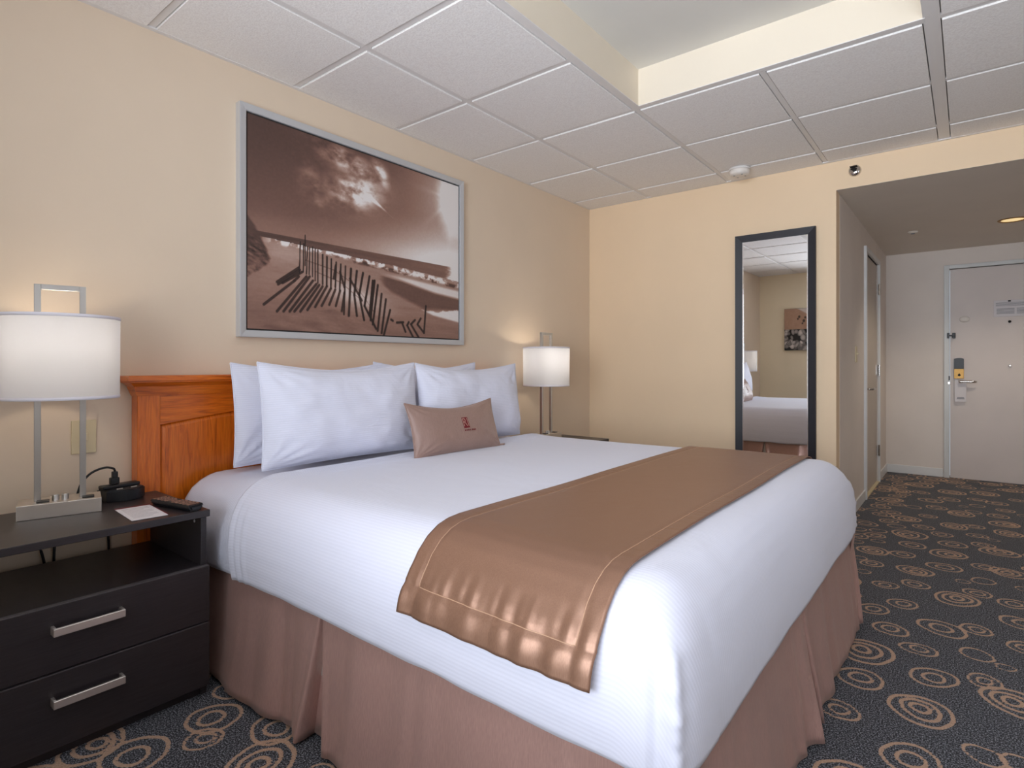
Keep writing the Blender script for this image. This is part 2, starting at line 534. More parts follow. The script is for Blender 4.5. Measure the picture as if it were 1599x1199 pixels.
nx, ny = int((X1 - X0) / ST) + 1, int((Y1 - Y0) / ST) + 1
gx = np.linspace(X0, X1, nx); gy = np.linspace(Y0, Y1, ny)
F = np.full((nx, ny), 0.03, dtype=np.float32)
for (cx, cy, r, n) in RINGS:
    ext = r * 1.3 + 0.03
    i0, i1 = np.searchsorted(gx, (cx - ext, cx + ext)); j0, j1 = np.searchsorted(gy, (cy - ext, cy + ext))
    if i0 >= i1 or j0 >= j1: continue
    xs = gx[i0:i1, None]; ys = gy[None, j0:j1]
    ell, tilt = rng.uniform(.84, 1.0), rng.uniform(0, PI)
    ox, oy, dirr = 0.0, 0.0, rng.uniform(0, 2 * PI)
    n = max(1, min(n, int(r / .0255)))
    fr = {1: [1], 2: [1, .48], 3: [1, .64, .3], 4: [1, .74, .48, .2]}[n]
    sub = F[i0:i1, j0:j1]
    for k, f in enumerate(fr):
        if k:
            sh = rng.uniform(.0, .11) * r; ox += math.cos(dirr) * sh; oy += math.sin(dirr) * sh
        dx, dy = xs - cx - ox, ys - cy - oy
        u = dx * math.cos(tilt) + dy * math.sin(tilt); v_ = (-dx * math.sin(tilt) + dy * math.cos(tilt)) / ell
        th = np.arctan2(v_, u)
        p1, p2 = rng.uniform(0, 6), rng.uniform(0, 6)
        rad = r * f * (1 + .045 * np.sin(2 * th + p1) + .035 * np.sin(3 * th + p2) + .012 * np.sin(7 * th + p1))
        wd = min(.0074, .0030 + .042 * r)
        np.minimum(sub, np.abs(np.hypot(u, v_) - rad) - wd, out=sub)
me = bpy.data.meshes.new('floor')
vv = np.empty((nx, ny, 3), dtype=np.float32)
vv[..., 0] = gx[:, None]; vv[..., 1] = gy[None, :]; vv[..., 2] = 0
idx = np.arange(nx * ny, dtype=np.int32).reshape(nx, ny)
fc = np.stack([idx[:-1, :-1], idx[1:, :-1], idx[1:, 1:], idx[:-1, 1:]], -1).reshape(-1, 4)


def np_mesh(me, verts, quads):
    me.vertices.add(len(verts)); me.vertices.foreach_set('co', verts.astype(np.float32).ravel())
    me.loops.add(quads.size); me.loops.foreach_set('vertex_index', quads.astype(np.int32).ravel())
    me.polygons.add(len(quads)); me.polygons.foreach_set('loop_start', np.arange(0, quads.size, 4, dtype=np.int32))
    me.update(calc_edges=True)


np_mesh(me, vv.reshape(-1, 3), fc)
at = me.attributes.new('ring', 'FLOAT', 'POINT'); at.data.foreach_set('value', F.ravel())
struct(link_mesh('floor', me, M['carpet']))

# ceiling: plenum slab with the raised tray, the grid and every tile
TX0, TX1, TY0, TY1, TZ = 1.17, 2.335, -3.86, -1.485, 2.56
xl = [0, .54, 1.145, 1.75, 2.355, 2.96, 3.565, 4.17, RX]
yl = [NY, -4.4725, -3.87, -3.2675, -2.665, -2.0625, -1.46, -.8575, -.255, 0]
ceil = struct(boxes('ceiling', [((0, NY, 2.40), (TX0 - .02, 0, 2.42)), ((TX1 + .02, NY, 2.40), (RX, 0, 2.42)),
                                ((TX0 - .02, NY, 2.40), (TX1 + .02, TY0 - .02, 2.42)), ((TX0 - .02, TY1 + .02, 2.40), (TX1 + .02, 0, 2.42)),
                                ((TX0 - .02, TY0 - .02, TZ), (TX1 + .02, TY1 + .02, TZ + .03))], M['traytop']))
for lo, hi in (((TX0 - .02, TY0 - .02, H_C + .002), (TX0, TY1 + .02, TZ)), ((TX1, TY0 - .02, H_C + .002), (TX1 + .02, TY1 + .02, TZ)),
               ((TX0, TY0 - .02, H_C + .002), (TX1, TY0, TZ)), ((TX0, TY1, H_C + .002), (TX1, TY1 + .02, TZ))):
    box('tray_side', lo, hi, M['trayside'], ceil)


def in_tray(x, y): return 1.145 < x < 2.355 and -3.87 < y < -1.46


bm = bmesh.new()
for x in xl[1:-1]:
    hw = .026 if x == 2.355 else .0125
    if x == 1.75:
        add_box(bm, (x - hw, NY, H_C), (x + hw, -3.87, H_C + .01)); add_box(bm, (x - hw, -1.46, H_C), (x + hw, 0, H_C + .01))
    else:
        add_box(bm, (x - hw, NY, H_C), (x + hw, 0, H_C + .01))
for y in yl[1:-1]:
    if -3.87 < y < -1.46:
        add_box(bm, (0, y - .0125, H_C + .0005), (1.145, y + .0125, H_C + .01)); add_box(bm, (2.355, y - .0125, H_C + .0005), (RX, y + .0125, H_C + .01))
    else:
        add_box(bm, (0, y - .0125, H_C + .0005), (RX, y + .0125, H_C + .01))
obj('ceiling_grid', bm, M['gridwhite'], ceil)
bm = bmesh.new()   # angle trim round the tray with a fine gap
for lo, hi in (((1.150, -3.87, H_C - .002), (TX0 + .004, TY1 + .012, H_C + .001)), ((TX0 + .004, TY1 - .004, H_C - .002), (TX1, TY1 + .02, H_C + .001))):
    add_box(bm, lo, hi)
obj('tray_angle', bm, M['gridwhite'], ceil)
rt = random.Random(9)
for i in range(len(xl) - 1):
    for j in range(len(yl) - 1):
        cx, cy = (xl[i] + xl[i + 1]) / 2, (yl[j] + yl[j + 1]) / 2
        if in_tray(cx, cy): continue
        mL = .03 if xl[i] == 2.355 else .016
        mR = .03 if xl[i + 1] == 2.355 else .016
        x0, x1 = xl[i] + (mL if i else .012), xl[i + 1] - mR
        y0, y1 = yl[j] + (.016 if j else .012), yl[j + 1] - (.016 if j < len(yl) - 2 else .012)
        dz = rt.uniform(-.0012, .0012)
        bm = bmesh.new()
        add_box(bm, (x0, y0, H_C - .005 + dz), (x1, y1, H_C + .016), .002, 1)
        obj('ceiling_tile', bm, M['tile'], ceil)
# wall angle trims
struct(box('trim_1', (0, NY, H_C - .006), (.02, 0, H_C + .012), M['gridwhite']))
struct(box('trim_2', (.02, -.02, H_C - .006), (RX, 0, H_C + .012), M['gridwhite']))
struct(box('ceiling_hall', (HX0, 0.12, H_S), (HX1, HY, H_S + .1), M['soffit']))
struct(box('ceiling_hall_edge', (HX0, 0.0, H_S - .001), (HX1, 0.12, H_S), M['soffit']))
# baseboards
def baseboard(name, lo, hi): return struct(box(name, lo, hi, M['trimwhite'], None, .003, 1))
baseboard('baseboard_hall_end', (HX0, HY - .012, 0), (2.272, HY, .082))
baseboard('baseboard_hall_left', (HX0, 0.02, 0), (HX0 + .012, 1.225, .082))
baseboard('baseboard_hall_corner', (HX0, 2.155, 0), (HX0 + .012, HY - .012, .082))
baseboard('baseboard_back', (0.013, -.012, 0), (HX0, 0, .082))
baseboard('baseboard_left', (0, NY, 0), (.012, 0, .082))
baseboard('baseboard_near', (.012, NY, 0), (RX, NY + .012, .082))
baseboard('baseboard_right', (RX - .012, NY + .012, 0), (RX, 0, .082))

# ------------------------------------------------------------------ doors in the hall
d1 = bpy.data.objects.new('door_1', None); COL.objects.link(d1); struct(d1); d1.location = (EX0, HY, 0)
DXo, DYo = EX0, HY
def L(lo, hi): return (lo[0] - DXo, lo[1] - DYo, lo[2]), (hi[0] - DXo, hi[1] - DYo, hi[2])
def dbox(name, lo, hi, mat, bevel=0.0, parent=d1):
    a_, b_ = L(lo, hi); return box(name, a_, b_, mat, parent, bevel)
dbox('door_slab', (EX0 + .004, HY + .012, .001), (EX1 - .004, HY + .055, EZ - .004), M['door'], .002)
bm = bmesh.new()
for lo, hi in (((EX0 - .042, HY - .022, 0), (EX0 + .0, HY + .03, EZ + .036)), ((EX1, HY - .022, 0), (EX1 + .042, HY + .03, EZ + .036)),
               ((EX0, HY - .022, EZ), (EX1, HY + .03, EZ + .036))):
    add_box(bm, *L(lo, hi), bevel=.003, seg=1)
obj('door_frame', bm, M['frame_grey'], d1)
# swing bar latch
lt = dbox('latch_plate', (EX0 - .018, HY - .034, 1.335), (EX0 + .002, HY - .022, 1.388), M['black'], .003)
bm = bmesh.new(); add_box(bm, *L((EX0 - .004, HY - .05, 1.354), (EX0 + .042, HY - .034, 1.368)), bevel=.003)
add_box(bm, *L((EX0 + .022, HY - .02, 1.335), (EX0 + .046, HY + .012, 1.388)), bevel=.004)
obj('latch_arm', bm, M['black'], d1)
# electronic lock
def outline(cx, z0, z1, hw, arch, n=10):
    p = [(cx - hw, z0), (cx + hw, z0), (cx + hw, z1 - arch)]
    p += [(cx + hw * math.cos(PI * k / n), z1 - arch + arch * math.sin(PI * k / n)) for k in range(1, n)]
    p += [(cx - hw, z1 - arch)]
    return p
LC = 2.392 - DXo
bm = bmesh.new(); add_prism(bm, outline(LC, 1.045, 1.148, .037, .012), -.022, .013, 'Y')
lk = obj('lock_housing', bm, M['black'], d1)
bm = bmesh.new(); add_box(bm, (LC - .037, -.014, .952), (LC + .037, .013, 1.045), .002)
lp = obj('lock_plate', bm, M['brass'], d1)
bm = bmesh.new(); add_lathe(bm, [(0, -.018), (.010, -.018), (.011, -.014)], 14, 'Y', (LC + .002, 0, .985))
add_prism(bm, [(LC - .006, .99), (LC + .010, .99), (LC + .002, 1.005)], -.0175, -.013, 'Y')
obj('lock_emblem', bm, M['dark'], lp)
bm = bmesh.new()
add_tube(bm, [(LC + .01, .012, .925), (LC + .01, -.045, .925)], .012, 12)
add_tube(bm, smooth_pts([(LC + .0, -.05, .925), (LC + .06, -.052, .925), (LC + .115, -.05, .924), (LC + .13, -.035, .924)], 5), [.011] * 11 + [.01, .009, .008, .006, .004], 12)
obj('door_handle', bm, M['chrome'], d1, None, True)
bm = bmesh.new()
add_box(bm, *L((EX0 - .012, HY - .024, .90), (EX0 + .004, HY - .005, .918)), bevel=.001)
obj('latch_bolt', bm, M['chrome'], d1)
bm = bmesh.new()
add_box(bm, *L((EX0 - .006, HY - .0235, .935), (EX0 + .003, HY - .005, .975)))
obj('strike_recess', bm, M['dark'], d1)
bm = bmesh.new(); add_lathe(bm, [(0, -.006), (.03, -.005), (.04, .002), (.041, .013)], 20, 'Y', (2.433 - DXo, 0, 1.515))
for q in bm.verts: q.co.z = 1.515 + (q.co.z - 1.515) * .72
obj('adhesive_disc', bm, M['whiteplastic'], d1, None, True)
for zz, nm in ((1.478, 'door_viewer'), (1.075, 'door_bumper')):
    bm = bmesh.new(); add_lathe(bm, [(0, .004), (.005, .004), (.006, -.006), (.011, -.006), (.012, .013)], 14, 'Y', (2.757 - DXo, 0, zz))
    obj(nm, bm, M['dark'] if zz > 1.3 else M['chrome'], d1, None, True)
bm = bmesh.new(); add_lathe(bm, [(0, -.002), (.008, -.002), (.009, .004)], 12, 'Y', (2.75 - DXo, 0, 1.66))
# notice in a frame
nt_ = thing('notice_sheet', 'white printed safety notice in a clear holder on the beige entry door', 'notice', (2.78, HY + .012, 1.6))
box('holder', (-.135, -.006, -.075), (.17, 0, .075), M['paper'], nt_, .001, 1)
bm = bmesh.new()
for k in range(4): add_box(bm, (-.12, -.0072, .05 - k * .009), (.155 - .02 * (k % 2), -.006, .053 - k * .009))
for c in range(2):
    for k in range(5): add_box(bm, (-.115 + c * .14, -.0072, -.005 - k * .011), (.01 + c * .14, -.006, -.001 - k * .011))
o = obj('printed_lines', bm, M['greyprint'], nt_)
box('mounting_clip', (-.035, -.012, .06), (-.015, 0, .072), M['dark'], nt_)
# door hanger
bm = bmesh.new()
hp = [(-.043, -.185), (.043, -.185), (.043, .02), (.02, .02), (.013, -.012), (-.013, -.012), (-.02, .02), (-.043, .02)]
add_prism(bm, hp, -.0008, .0008, 'Y')
hg = thing('door_hanger', 'pale door hanger card hanging from the entry door lever', 'door hanger', (LC + DXo + .012, HY - .02, .918))
obj('card', bm, M['paper'], hg)
bm = bmesh.new(); add_box(bm, (-.026, -.0014, -.147), (.026, -.0008, -.142)); add_box(bm, (-.028, -.0014, -.160), (.028, -.0008, -.153))
obj('printed_lines', bm, M['greyprint'], hg)

d2 = bpy.data.objects.new('door_2', None); COL.objects.link(d2); struct(d2); d2.location = (HX0, DY0, 0)
def sbox(name, lo, hi, mat, bevel=0.0, parent=d2):
    o_ = (HX0, DY0, 0); return box(name, [lo[i] - o_[i] for i in range(3)], [hi[i] - o_[i] for i in range(3)], mat, parent, bevel)
sbox('door_slab', (HX0 - .05, DY0 + .004, .012), (HX0 - .008, DY1 - .004, DZ - .004), M['sidedoor'], .002)
bm = bmesh.new()
for lo, hi in (((-.03, -.04, 0), (.02, 0, DZ + .038)), ((-.03, DY1 - DY0, 0), (.02, DY1 - DY0 + .04, DZ + .038)), ((-.03, 0, DZ), (.02, DY1 - DY0, DZ + .038))):
    add_box(bm, lo, hi, .003, 1)
obj('door_frame', bm, M['trimwhite'], d2)
for zz in (1.775, 1.033, .296):
    bm = bmesh.new()
    add_tube(bm, [(.012, .842, zz - .05), (.012, .842, zz + .05)], .008, 10)
    add_box(bm, (-.01, .805, zz - .045), (-.004, .842, zz + .045))
    obj('hinge', bm, M['chrome'], d2)
bm = bmesh.new()
add_lathe(bm, [(0, .004), (.026, .003), (.028, -.008)], 18, 'X', (0, .065, .885))
add_tube(bm, [(0, .065, .885), (.045, .065, .885)], .009, 10)
add_tube(bm, [(.045, .06, .885), (.048, .17, .885)], .009, 10)
obj('door_handle', bm, M['chrome'], d2, None, True)
box('threshold', (-.03, 0, 0), (.015, DY1 - DY0, .01), M['ivory'], d2)

sw = thing('light_switch', 'ivory toggle switch plate on the hall side wall', 'switch', (HX0, .796, 1.16))
box('plate', (0, -.036, -.06), (.006, .036, .06), M['ivory'], sw, .002)
bm = bmesh.new(); add_prism(bm, [(.004, -.008), (.02, .004), (.02, .009), (.004, .010)], -.005, .005, 'Y')
obj('toggle', bm, M['ivory'], sw)

# ------------------------------------------------------------------ ceiling and wall fittings
sd = thing('smoke_detector', 'round white smoke detector on the grid ceiling above the mirror', 'smoke detector', (1.288, -.248, H_C - .006))
bm = bmesh.new(); add_lathe(bm, [(0, 0), (.068, 0), (.068, -.008), (.064, -.012)], 32)
obj('mounting_base', bm, M['gridwhite'], sd, None, True)
bm = bmesh.new(); add_lathe(bm, [(.060, -.010), (.064, -.014), (.062, -.036), (.054, -.045), (.03, -.048), (0, -.048)], 32)
obj('housing', bm, M['whiteplastic'], sd, None, True)
for q in (.6, 2.2, 3.8, 5.4):
    bm = bmesh.new(); add_lathe(bm, [(0, -.0485), (.006, -.0485), (.007, -.046)], 8, 'Z', (.035 * math.cos(q), .035 * math.sin(q), 0))
    obj('vent_slot', bm, M['greyprint'], sd)

sp_ = thing('sprinkler_head', 'small chrome sidewall sprinkler high above the hall opening', 'sprinkler', (1.91, 0, 2.29))
bm = bmesh.new(); add_lathe(bm, [(.012, -.022), (.026, -.02), (.034, -.012), (.036, 0)], 24, 'Y'); obj('escutcheon', bm, M['chrome'], sp_, None, True)
bm = bmesh.new(); add_tube(bm, [(0, 0, 0), (0, -.04, 0)], .011, 12)
for s in (-1, 1): add_tube(bm, smooth_pts([(s * .010, -.035, 0), (s * .014, -.05, 0), (0, -.066, 0)], 4), .0035, 8)
obj('nozzle', bm, M['dark'], sp_)
box('deflector', (-.02, -.072, .010), (.02, -.035, .013), M['dark'], sp_, .001, 1)

dl = thing('downlight', 'warm glowing round recessed light in the hall ceiling', 'downlight', (2.725, 1.677, H_S))
bm = bmesh.new(); add_lathe(bm, [(.068, .03), (.070, -.004), (.084, -.006), (.09, 0)], 36); obj('trim_ring', bm, M['brass'], dl, None, True)
bm = bmesh.new(); add_lathe(bm, [(0, -.003), (.069, -.001)], 36); obj('lens', bm, M['downlens'], dl, None, True)
l_ = bpy.data.lights.new('downlight_beam', 'SPOT'); l_.energy = 34; l_.color = (1, .88, .72); l_.spot_size = R(130); l_.spot_blend = .6; l_.shadow_soft_size = .06
lo_ = bpy.data.objects.new('downlight_beam', l_); COL.objects.link(lo_); lo_.location = (0, 0, -.02); lo_.parent = dl
hs = thing('heat_sensor', 'tiny flat beige disc sensor in the dim hall ceiling', 'sensor', (2.1, 1.69, H_S))
bm = bmesh.new(); add_lathe(bm, [(0, -.014), (.03, -.013), (.036, -.006), (.038, 0)], 20); obj('cover', bm, M['soffit'], hs, None, True)
bm = bmesh.new(); add_lathe(bm, [(0, -.019), (.014, -.018), (.016, -.012)], 14); obj('sensor_eye', bm, M['greyprint'], hs, None, True)

ol = thing('wall_jack', 'ivory wall plate with a jack behind the left lamp', 'wall plate', (0, -3.478, .825))
box('plate', (0, -.037, -.059), (.006, .037, .059), M['ivory'], ol, .0025)
box('jack', (.004, -.010, -.014), (.014, .010, .014), M['ivory'], ol, .002)
for s in (-1, 1):
    bm = bmesh.new(); add_lathe(bm, [(0, .0075), (.003, .007), (.0035, .005)], 8, 'X', (0, 0, s * .035))
    obj('screw', bm, M['ivory'], ol)

# ------------------------------------------------------------------ mirror (hung, top a touch off the wall)
mr_ = thing('wall_mirror', 'tall black framed mirror hanging on the cream back wall', 'mirror', (1.443, -.004, .36))
mr_.rotation_euler = (R(0.22), 0, 0)
MW, MH, FW = .252, 1.615, .046
bm = bmesh.new()
def bar(p): 
    # mitred bar: outer a->b, inner c->d with a raised outer lip
    vs0 = [bm.verts.new((x, -.0, z)) for x, z in p]; vs1 = [bm.verts.new((x, -.024 + (.008 if k in (2, 3) else 0), z)) for k, (x, z) in enumerate(p)]
    for k in range(4): bm.faces.new((vs0[k], vs0[(k + 1) % 4], vs1[(k + 1) % 4], vs1[k]))
    bm.faces.new(vs1); bm.faces.new(vs0[::-1])
o_ = [(-MW, 0), (MW, 0), (MW, MH), (-MW, MH)]; i_ = [(-MW + FW, FW), (MW - FW, FW), (MW - FW, MH - FW), (-MW + FW, MH - FW)]
for k in range(4): bar([o_[k], o_[(k + 1) % 4], i_[(k + 1) % 4], i_[k]])
bmesh.ops.recalc_face_normals(bm, faces=bm.faces[:])
obj('frame', bm, M['mframe'], mr_)
box('mirror_glass', (-MW + FW - .004, -.012, FW - .004), (MW - FW + .004, -.004, MH - FW + .004), M['mirror'], mr_)
bm = bmesh.new()
for lo, hi in (((-MW + FW, -.0135, FW), (-MW + FW + .006, -.012, MH - FW)), ((MW - FW - .006, -.0135, FW), (MW - FW, -.012, MH - FW))):
    add_box(bm, lo, hi)
obj('bevelled_edge', bm, M['mbevel'], mr_)

# ------------------------------------------------------------------ beach picture
def fbm(x, y, seed=0, octv=5):
    r_ = np.random.RandomState(seed); out = np.zeros(np.broadcast(x, y).shape); amp = 1; tot = 0; fq = 1
    for _ in range(octv):
        T = r_.rand(64, 64); xi = x * fq; yi = y * fq
        x0 = np.floor(xi).astype(int); y0 = np.floor(yi).astype(int); fx_ = xi - x0; fy_ = yi - y0
        fx_ = fx_ * fx_ * (3 - 2 * fx_); fy_ = fy_ * fy_ * (3 - 2 * fy_)
        g = lambda a_, b_: T[a_ % 64, b_ % 64]
        out = out + amp * ((g(x0, y0) * (1 - fx_) + g(x0 + 1, y0) * fx_) * (1 - fy_) + (g(x0, y0 + 1) * (1 - fx_) + g(x0 + 1, y0 + 1) * fx_) * fy_)
        tot += amp; amp *= .55; fq *= 2
    return out / tot


def nstep(a_, b_, x):
    t = np.clip((x - a_) / (b_ - a_), 0, 1); return t * t * (3 - 2 * t)


def interp(x, pts): return np.interp(x, [p[0] for p in pts], [p[1] for p in pts])


def print_mesh(name, W, H, nu, nv, img, mat, parent, place):
    us = (np.arange(nu) / (nu - 1)); vs_ = (np.arange(nv) / (nv - 1))
    U, V = np.meshgrid(us, vs_, indexing='ij')
    col = img(U, V)
    vert = place(U, V).reshape(-1, 3)
    idx = np.arange(nu * nv, dtype=np.int32).reshape(nu, nv)
    fc = np.stack([idx[:-1, :-1], idx[1:, :-1], idx[1:, 1:], idx[:-1, 1:]], -1).reshape(-1, 4)
    me = bpy.data.meshes.new(name); np_mesh(me, vert, fc)
    at = me.attributes.new('print', 'FLOAT_COLOR', 'POINT')
    c4 = np.ones((nu * nv, 4), dtype=np.float32); lin = np.clip(col.reshape(-1, 3), 0, 1)
    c4[:, :3] = np.where(lin <= .04045, lin / 12.92, ((lin + .055) / 1.055) ** 2.4)
    at.data.foreach_set('color', c4.ravel())
    return link_mesh(name, me, mat, parent)


POSTS = [(0.211,0.483,0.21,0.332),(0.192,0.446,0.188,0.289),(0.205,0.44,0.203,0.297),(0.22,0.427,0.216,0.289),(0.229,0.426,0.227,0.29),(0.24,0.431,0.24,0.281),(0.251,0.426,0.251,0.261),(0.262,0.421,0.262,0.251),(0.282,0.401,0.282,0.249),(0.3,0.394,0.299,0.241),(0.319,0.386,0.317,0.232),(0.34,0.373,0.336,0.241),(0.36,0.366,0.355,0.226),(0.381,0.36,0.374,0.101),(0.406,0.351,0.396,0.096),(0.433,0.344,0.421,0.212),(0.421,0.212,0.433,0.099),(0.462,0.338,0.444,0.215),(0.444,0.215,0.467,0.079),(0.493,0.325,0.469,0.157),(0.469,0.157,0.525,0.035),(0.509,0.303,0.493,0.106),(0.518,0.305,0.498,0.081),(0.534,0.282,0.509,0.058),(0.553,0.235,0.533,0.024),(0.575,0.207,0.553,0.012),(0.597,0.148,0.563,-0.006),(0.795,0.193,0.784,0.027),(0.765,0.114,0.746,0.077),(0.746,0.077,0.784,0.027),(0.732,0.102,0.709,0.074),(0.709,0.074,0.753,-0.002),(0.697,0.086,0.688,0.066),(0.688,0.066,0.722,-0.004),(0.661,0.077,0.679,0.027),(0.632,0.078,0.667,0.083),(0.602,0.093,0.611,0.087)]
SHAD = [(0.186,0.316,0.104,0.232),(0.19,0.306,0.108,0.221),(0.198,0.296,0.124,0.23),(0.186,0.272,0.169,0.248),(0.169,0.248,0.057,0.118),(0.216,0.277,0.104,0.09),(0.229,0.279,0.128,0.092),(0.242,0.26,0.151,0.094),(0.256,0.245,0.169,0.096),(0.268,0.242,0.192,0.098),(0.282,0.237,0.22,0.109),(0.3,0.241,0.251,0.127),(0.317,0.232,0.278,0.136),(0.336,0.229,0.31,0.145),(0.357,0.226,0.338,0.142),(0.376,0.217,0.362,0.098),(0.338,0.356,0.329,0.286),(0.357,0.325,0.376,0.246),(0.401,0.297,0.456,0.186)]


def beach(U, V):
    asp = 1.41
    A_ = lambda *c: np.array(c) / 255.0
    def mix(c, col, m): return c * (1 - m[..., None]) + col * m[..., None]
    # tone 0..1 mapped to sepia at the end
    d_sun = np.hypot((U - .95) * asp, V - .90)
    t = .21 + .13 * nstep(1.0, .45, V) + .08 * U
    t = t + .46 * np.exp(-(d_sun / .34) ** 1.4) + .46 * nstep(.76, .46, V) * nstep(.2, 1.0, U) + .10 * nstep(.6, .46, V)
    t = t + .5 * nstep(.22, .06, np.hypot((U - .99) * asp, (V - .90) * .72) + .07 * (fbm(U * 9, V * 9, 3) - .5))
    ang = np.arctan2(V - .90, (U - .95) * asp)
    t = t + .10 * np.exp(-(d_sun / .24) ** 2) * (np.cos(ang * 4 + .2) ** 20)
    # clouds
    n1 = fbm(U * 7 + V * 2, V * 9, 11); n2 = fbm(U * 22, V * 26, 12)
    wisp = .6 * n1 + .4 * n2
    cm = np.exp(-(((U - .43) / .11) ** 2 + ((V - .775 - .25 * (U - .43)) / .085) ** 2))
    cm = np.maximum(cm, .8 * np.exp(-(((U - .40) / .13) ** 2 + ((V - .92 + .28 * (U - .40)) / .06) ** 2)))
    cm = np.maximum(cm, .8 * np.exp(-(((U - .55) / .035) ** 2 + ((V - .92 + 1.1 * (U - .55)) / .06) ** 2)))
    cm = np.maximum(cm, .35 * np.exp(-(((U - .24) / .05) ** 2 + ((V - .73 + .9 * (U - .24)) / .10) ** 2)))
    tail_y = interp(U, [(.45, .80), (.53, .745), (.612, .684)])
    cm = np.maximum(cm, 1.25 * nstep(.035, .0, np.abs(V - tail_y) + .028 * nstep(.47, .61, U)) * (U > .45) * (U < .615))
    t = t + 1.15 * cm * nstep(.30, .68, wisp)
    # sea
    hor = .462
    sea_low = interp(U, [(0, .442), (.45, .415), (.7, .402), (1, .375)]) + .008 * (fbm(U * 40, V * 6, 5) - .5)
    sea = (V < hor) & (V > sea_low)
    st = .20 + .22 * U + .10 * (fbm(U * 8, V * 120, 6) - .5)
    st = st + .8 * nstep(.90, .99, U + .10 * (fbm(U * 30, V * 60, 7) - .5))
    t = np.where(sea, st, t)
    # beach
    below = V <= sea_low
    sand = .50 + .05 * U - .10 * nstep(.30, .0, V) + .11 * (fbm(U * 10, V * 60, 8) - .5) + .12 * np.exp(-(((U - .16) / .1) ** 2 + ((V - .38) / .05) ** 2))
    sand = sand + .30 * np.exp(-(((U - .42) / .15) ** 2 + ((V - .21 + .35 * (U - .42)) / .07) ** 2))
    surf_mid = interp(U, [(.04, .425), (.31, .413), (.51, .395), (.68, .378), (1, .345)])
    sd_ = V - surf_mid
    fo = fbm(U * 45, V * 40, 9)
    foam = nstep(.026, .006, np.abs(sd_ - .008)) * nstep(.36, .56, fo) * nstep(.04, .12, U)
    dark = nstep(.018, .004, np.abs(sd_ + .006)) * nstep(.44, .56, fbm(U * 26, V * 26, 10)) * nstep(.25, .45, U)
    sand = sand * (1 - .62 * dark) + .5 * foam
    # wet sand and washes
    sh_line = interp(U, [(.3, .40), (.55, .345), (.66, .325), (.85, .28), (1.0, .262)]) 
    wash = nstep(-.004, .012, V - sh_line) * nstep(.0, .02, (surf_mid - .022) - V) * nstep(.52, .72, U)
    sand = sand + (.88 - sand) * wash * nstep(.2, .45, fbm(U * 12, V * 30, 13) + .12)
    wet = nstep(.0, .01, sh_line - V) * nstep(.0, .03, V - interp(U, [(.5, .33), (.6, .24), (.78, .16), (.9, .165), (1, .17)])) * nstep(.53, .58, U)
    sand = sand * (1 - .42 * wet)
    f2 = interp(U, [(.76, .17), (.84, .135), (1.0, .105)])
    f2t = interp(U, [(.76, .17), (.86, .165), (.93, .18), (1.0, .185)]) + .02 * (fbm(U * 40, V * 5, 14) - .5)
    fm = nstep(-.004, .012, V - f2) * nstep(-.004, .008, f2t - V) * (U > .76)
    sand = sand + (.92 - sand) * fm
    t = np.where(below, sand, t)
    # dune grass at left
    dn = interp(V, [(.24, .0), (.30, .062), (.34, .08), (.42, .05), (.48, .025), (.53, .0)])
    gm = nstep(.008, -.006, U - dn - .02 * (fbm(U * 20 + V * 30, V * 20, 15) - .5)) * (V > .24) * (V < .53)
    gcol = .22 + .5 * (fbm(U * 60 + V * 90, V * 30 - U * 40, 16) - .5) * nstep(.48, .38, V)
    t = t * (1 - gm) + np.clip(gcol + .12 * nstep(.4, .26, V), .05, 1) * gm
    # shadows, posts
    def seg(a_, b_, c_, d_):
        px, py = (U - a_) * asp, V - b_; dx, dy = (c_ - a_) * asp, d_ - b_
        q = np.clip((px * dx + py * dy) / (dx * dx + dy * dy + 1e-9), 0, 1)
        return np.hypot(px - q * dx, py - q * dy)
    for s_ in SHAD:
        t = t * (1 - .78 * nstep(.0085, .0050, seg(*s_)))
    mound_y = interp(U, [(0, -.01), (.06, .02), (.18, .085), (.33, .125), (.43, .09), (.53, .0), (1, -.01)])
    mm = nstep(-.004, .006, mound_y - V)
    t = t * (1 - mm) + (.40 + .26 * (fbm(U * 9 - V * 6, V * 30 + U * 8, 17) - .5)) * mm
    for k, s_ in enumerate(POSTS):
        wd = .0045 if k < 8 else (.0066 if k < 14 else .0090)
        t = t * (1 - .9 * nstep(wd, wd * .55, seg(*s_)))
    for pts in ([(.21, .36), (.33, .33), (.42, .27), (.47, .2), (.52, .12)], [(.25, .31), (.36, .27), (.44, .2)]):
        yy = interp(U, pts); t = t * (1 - .45 * nstep(.0035, .001, np.abs(V - yy)) * (U > pts[0][0]) * (U < pts[-1][0]))
    t = t + .035 * (fbm(U * 150, V * 110, 18, 2) - .5)
    t = np.clip(t * 1.07, 0, 1)
    ks = [0, .18, .35, .5, .7, .88, 1]
    cs = np.array([(30, 18, 16), (74, 54, 48), (118, 86, 76), (152, 116, 102), (188, 160, 148), (220, 206, 200), (236, 230, 228)]) / 255
    return np.stack([np.interp(t, ks, cs[:, k]) for k in range(3)], -1)


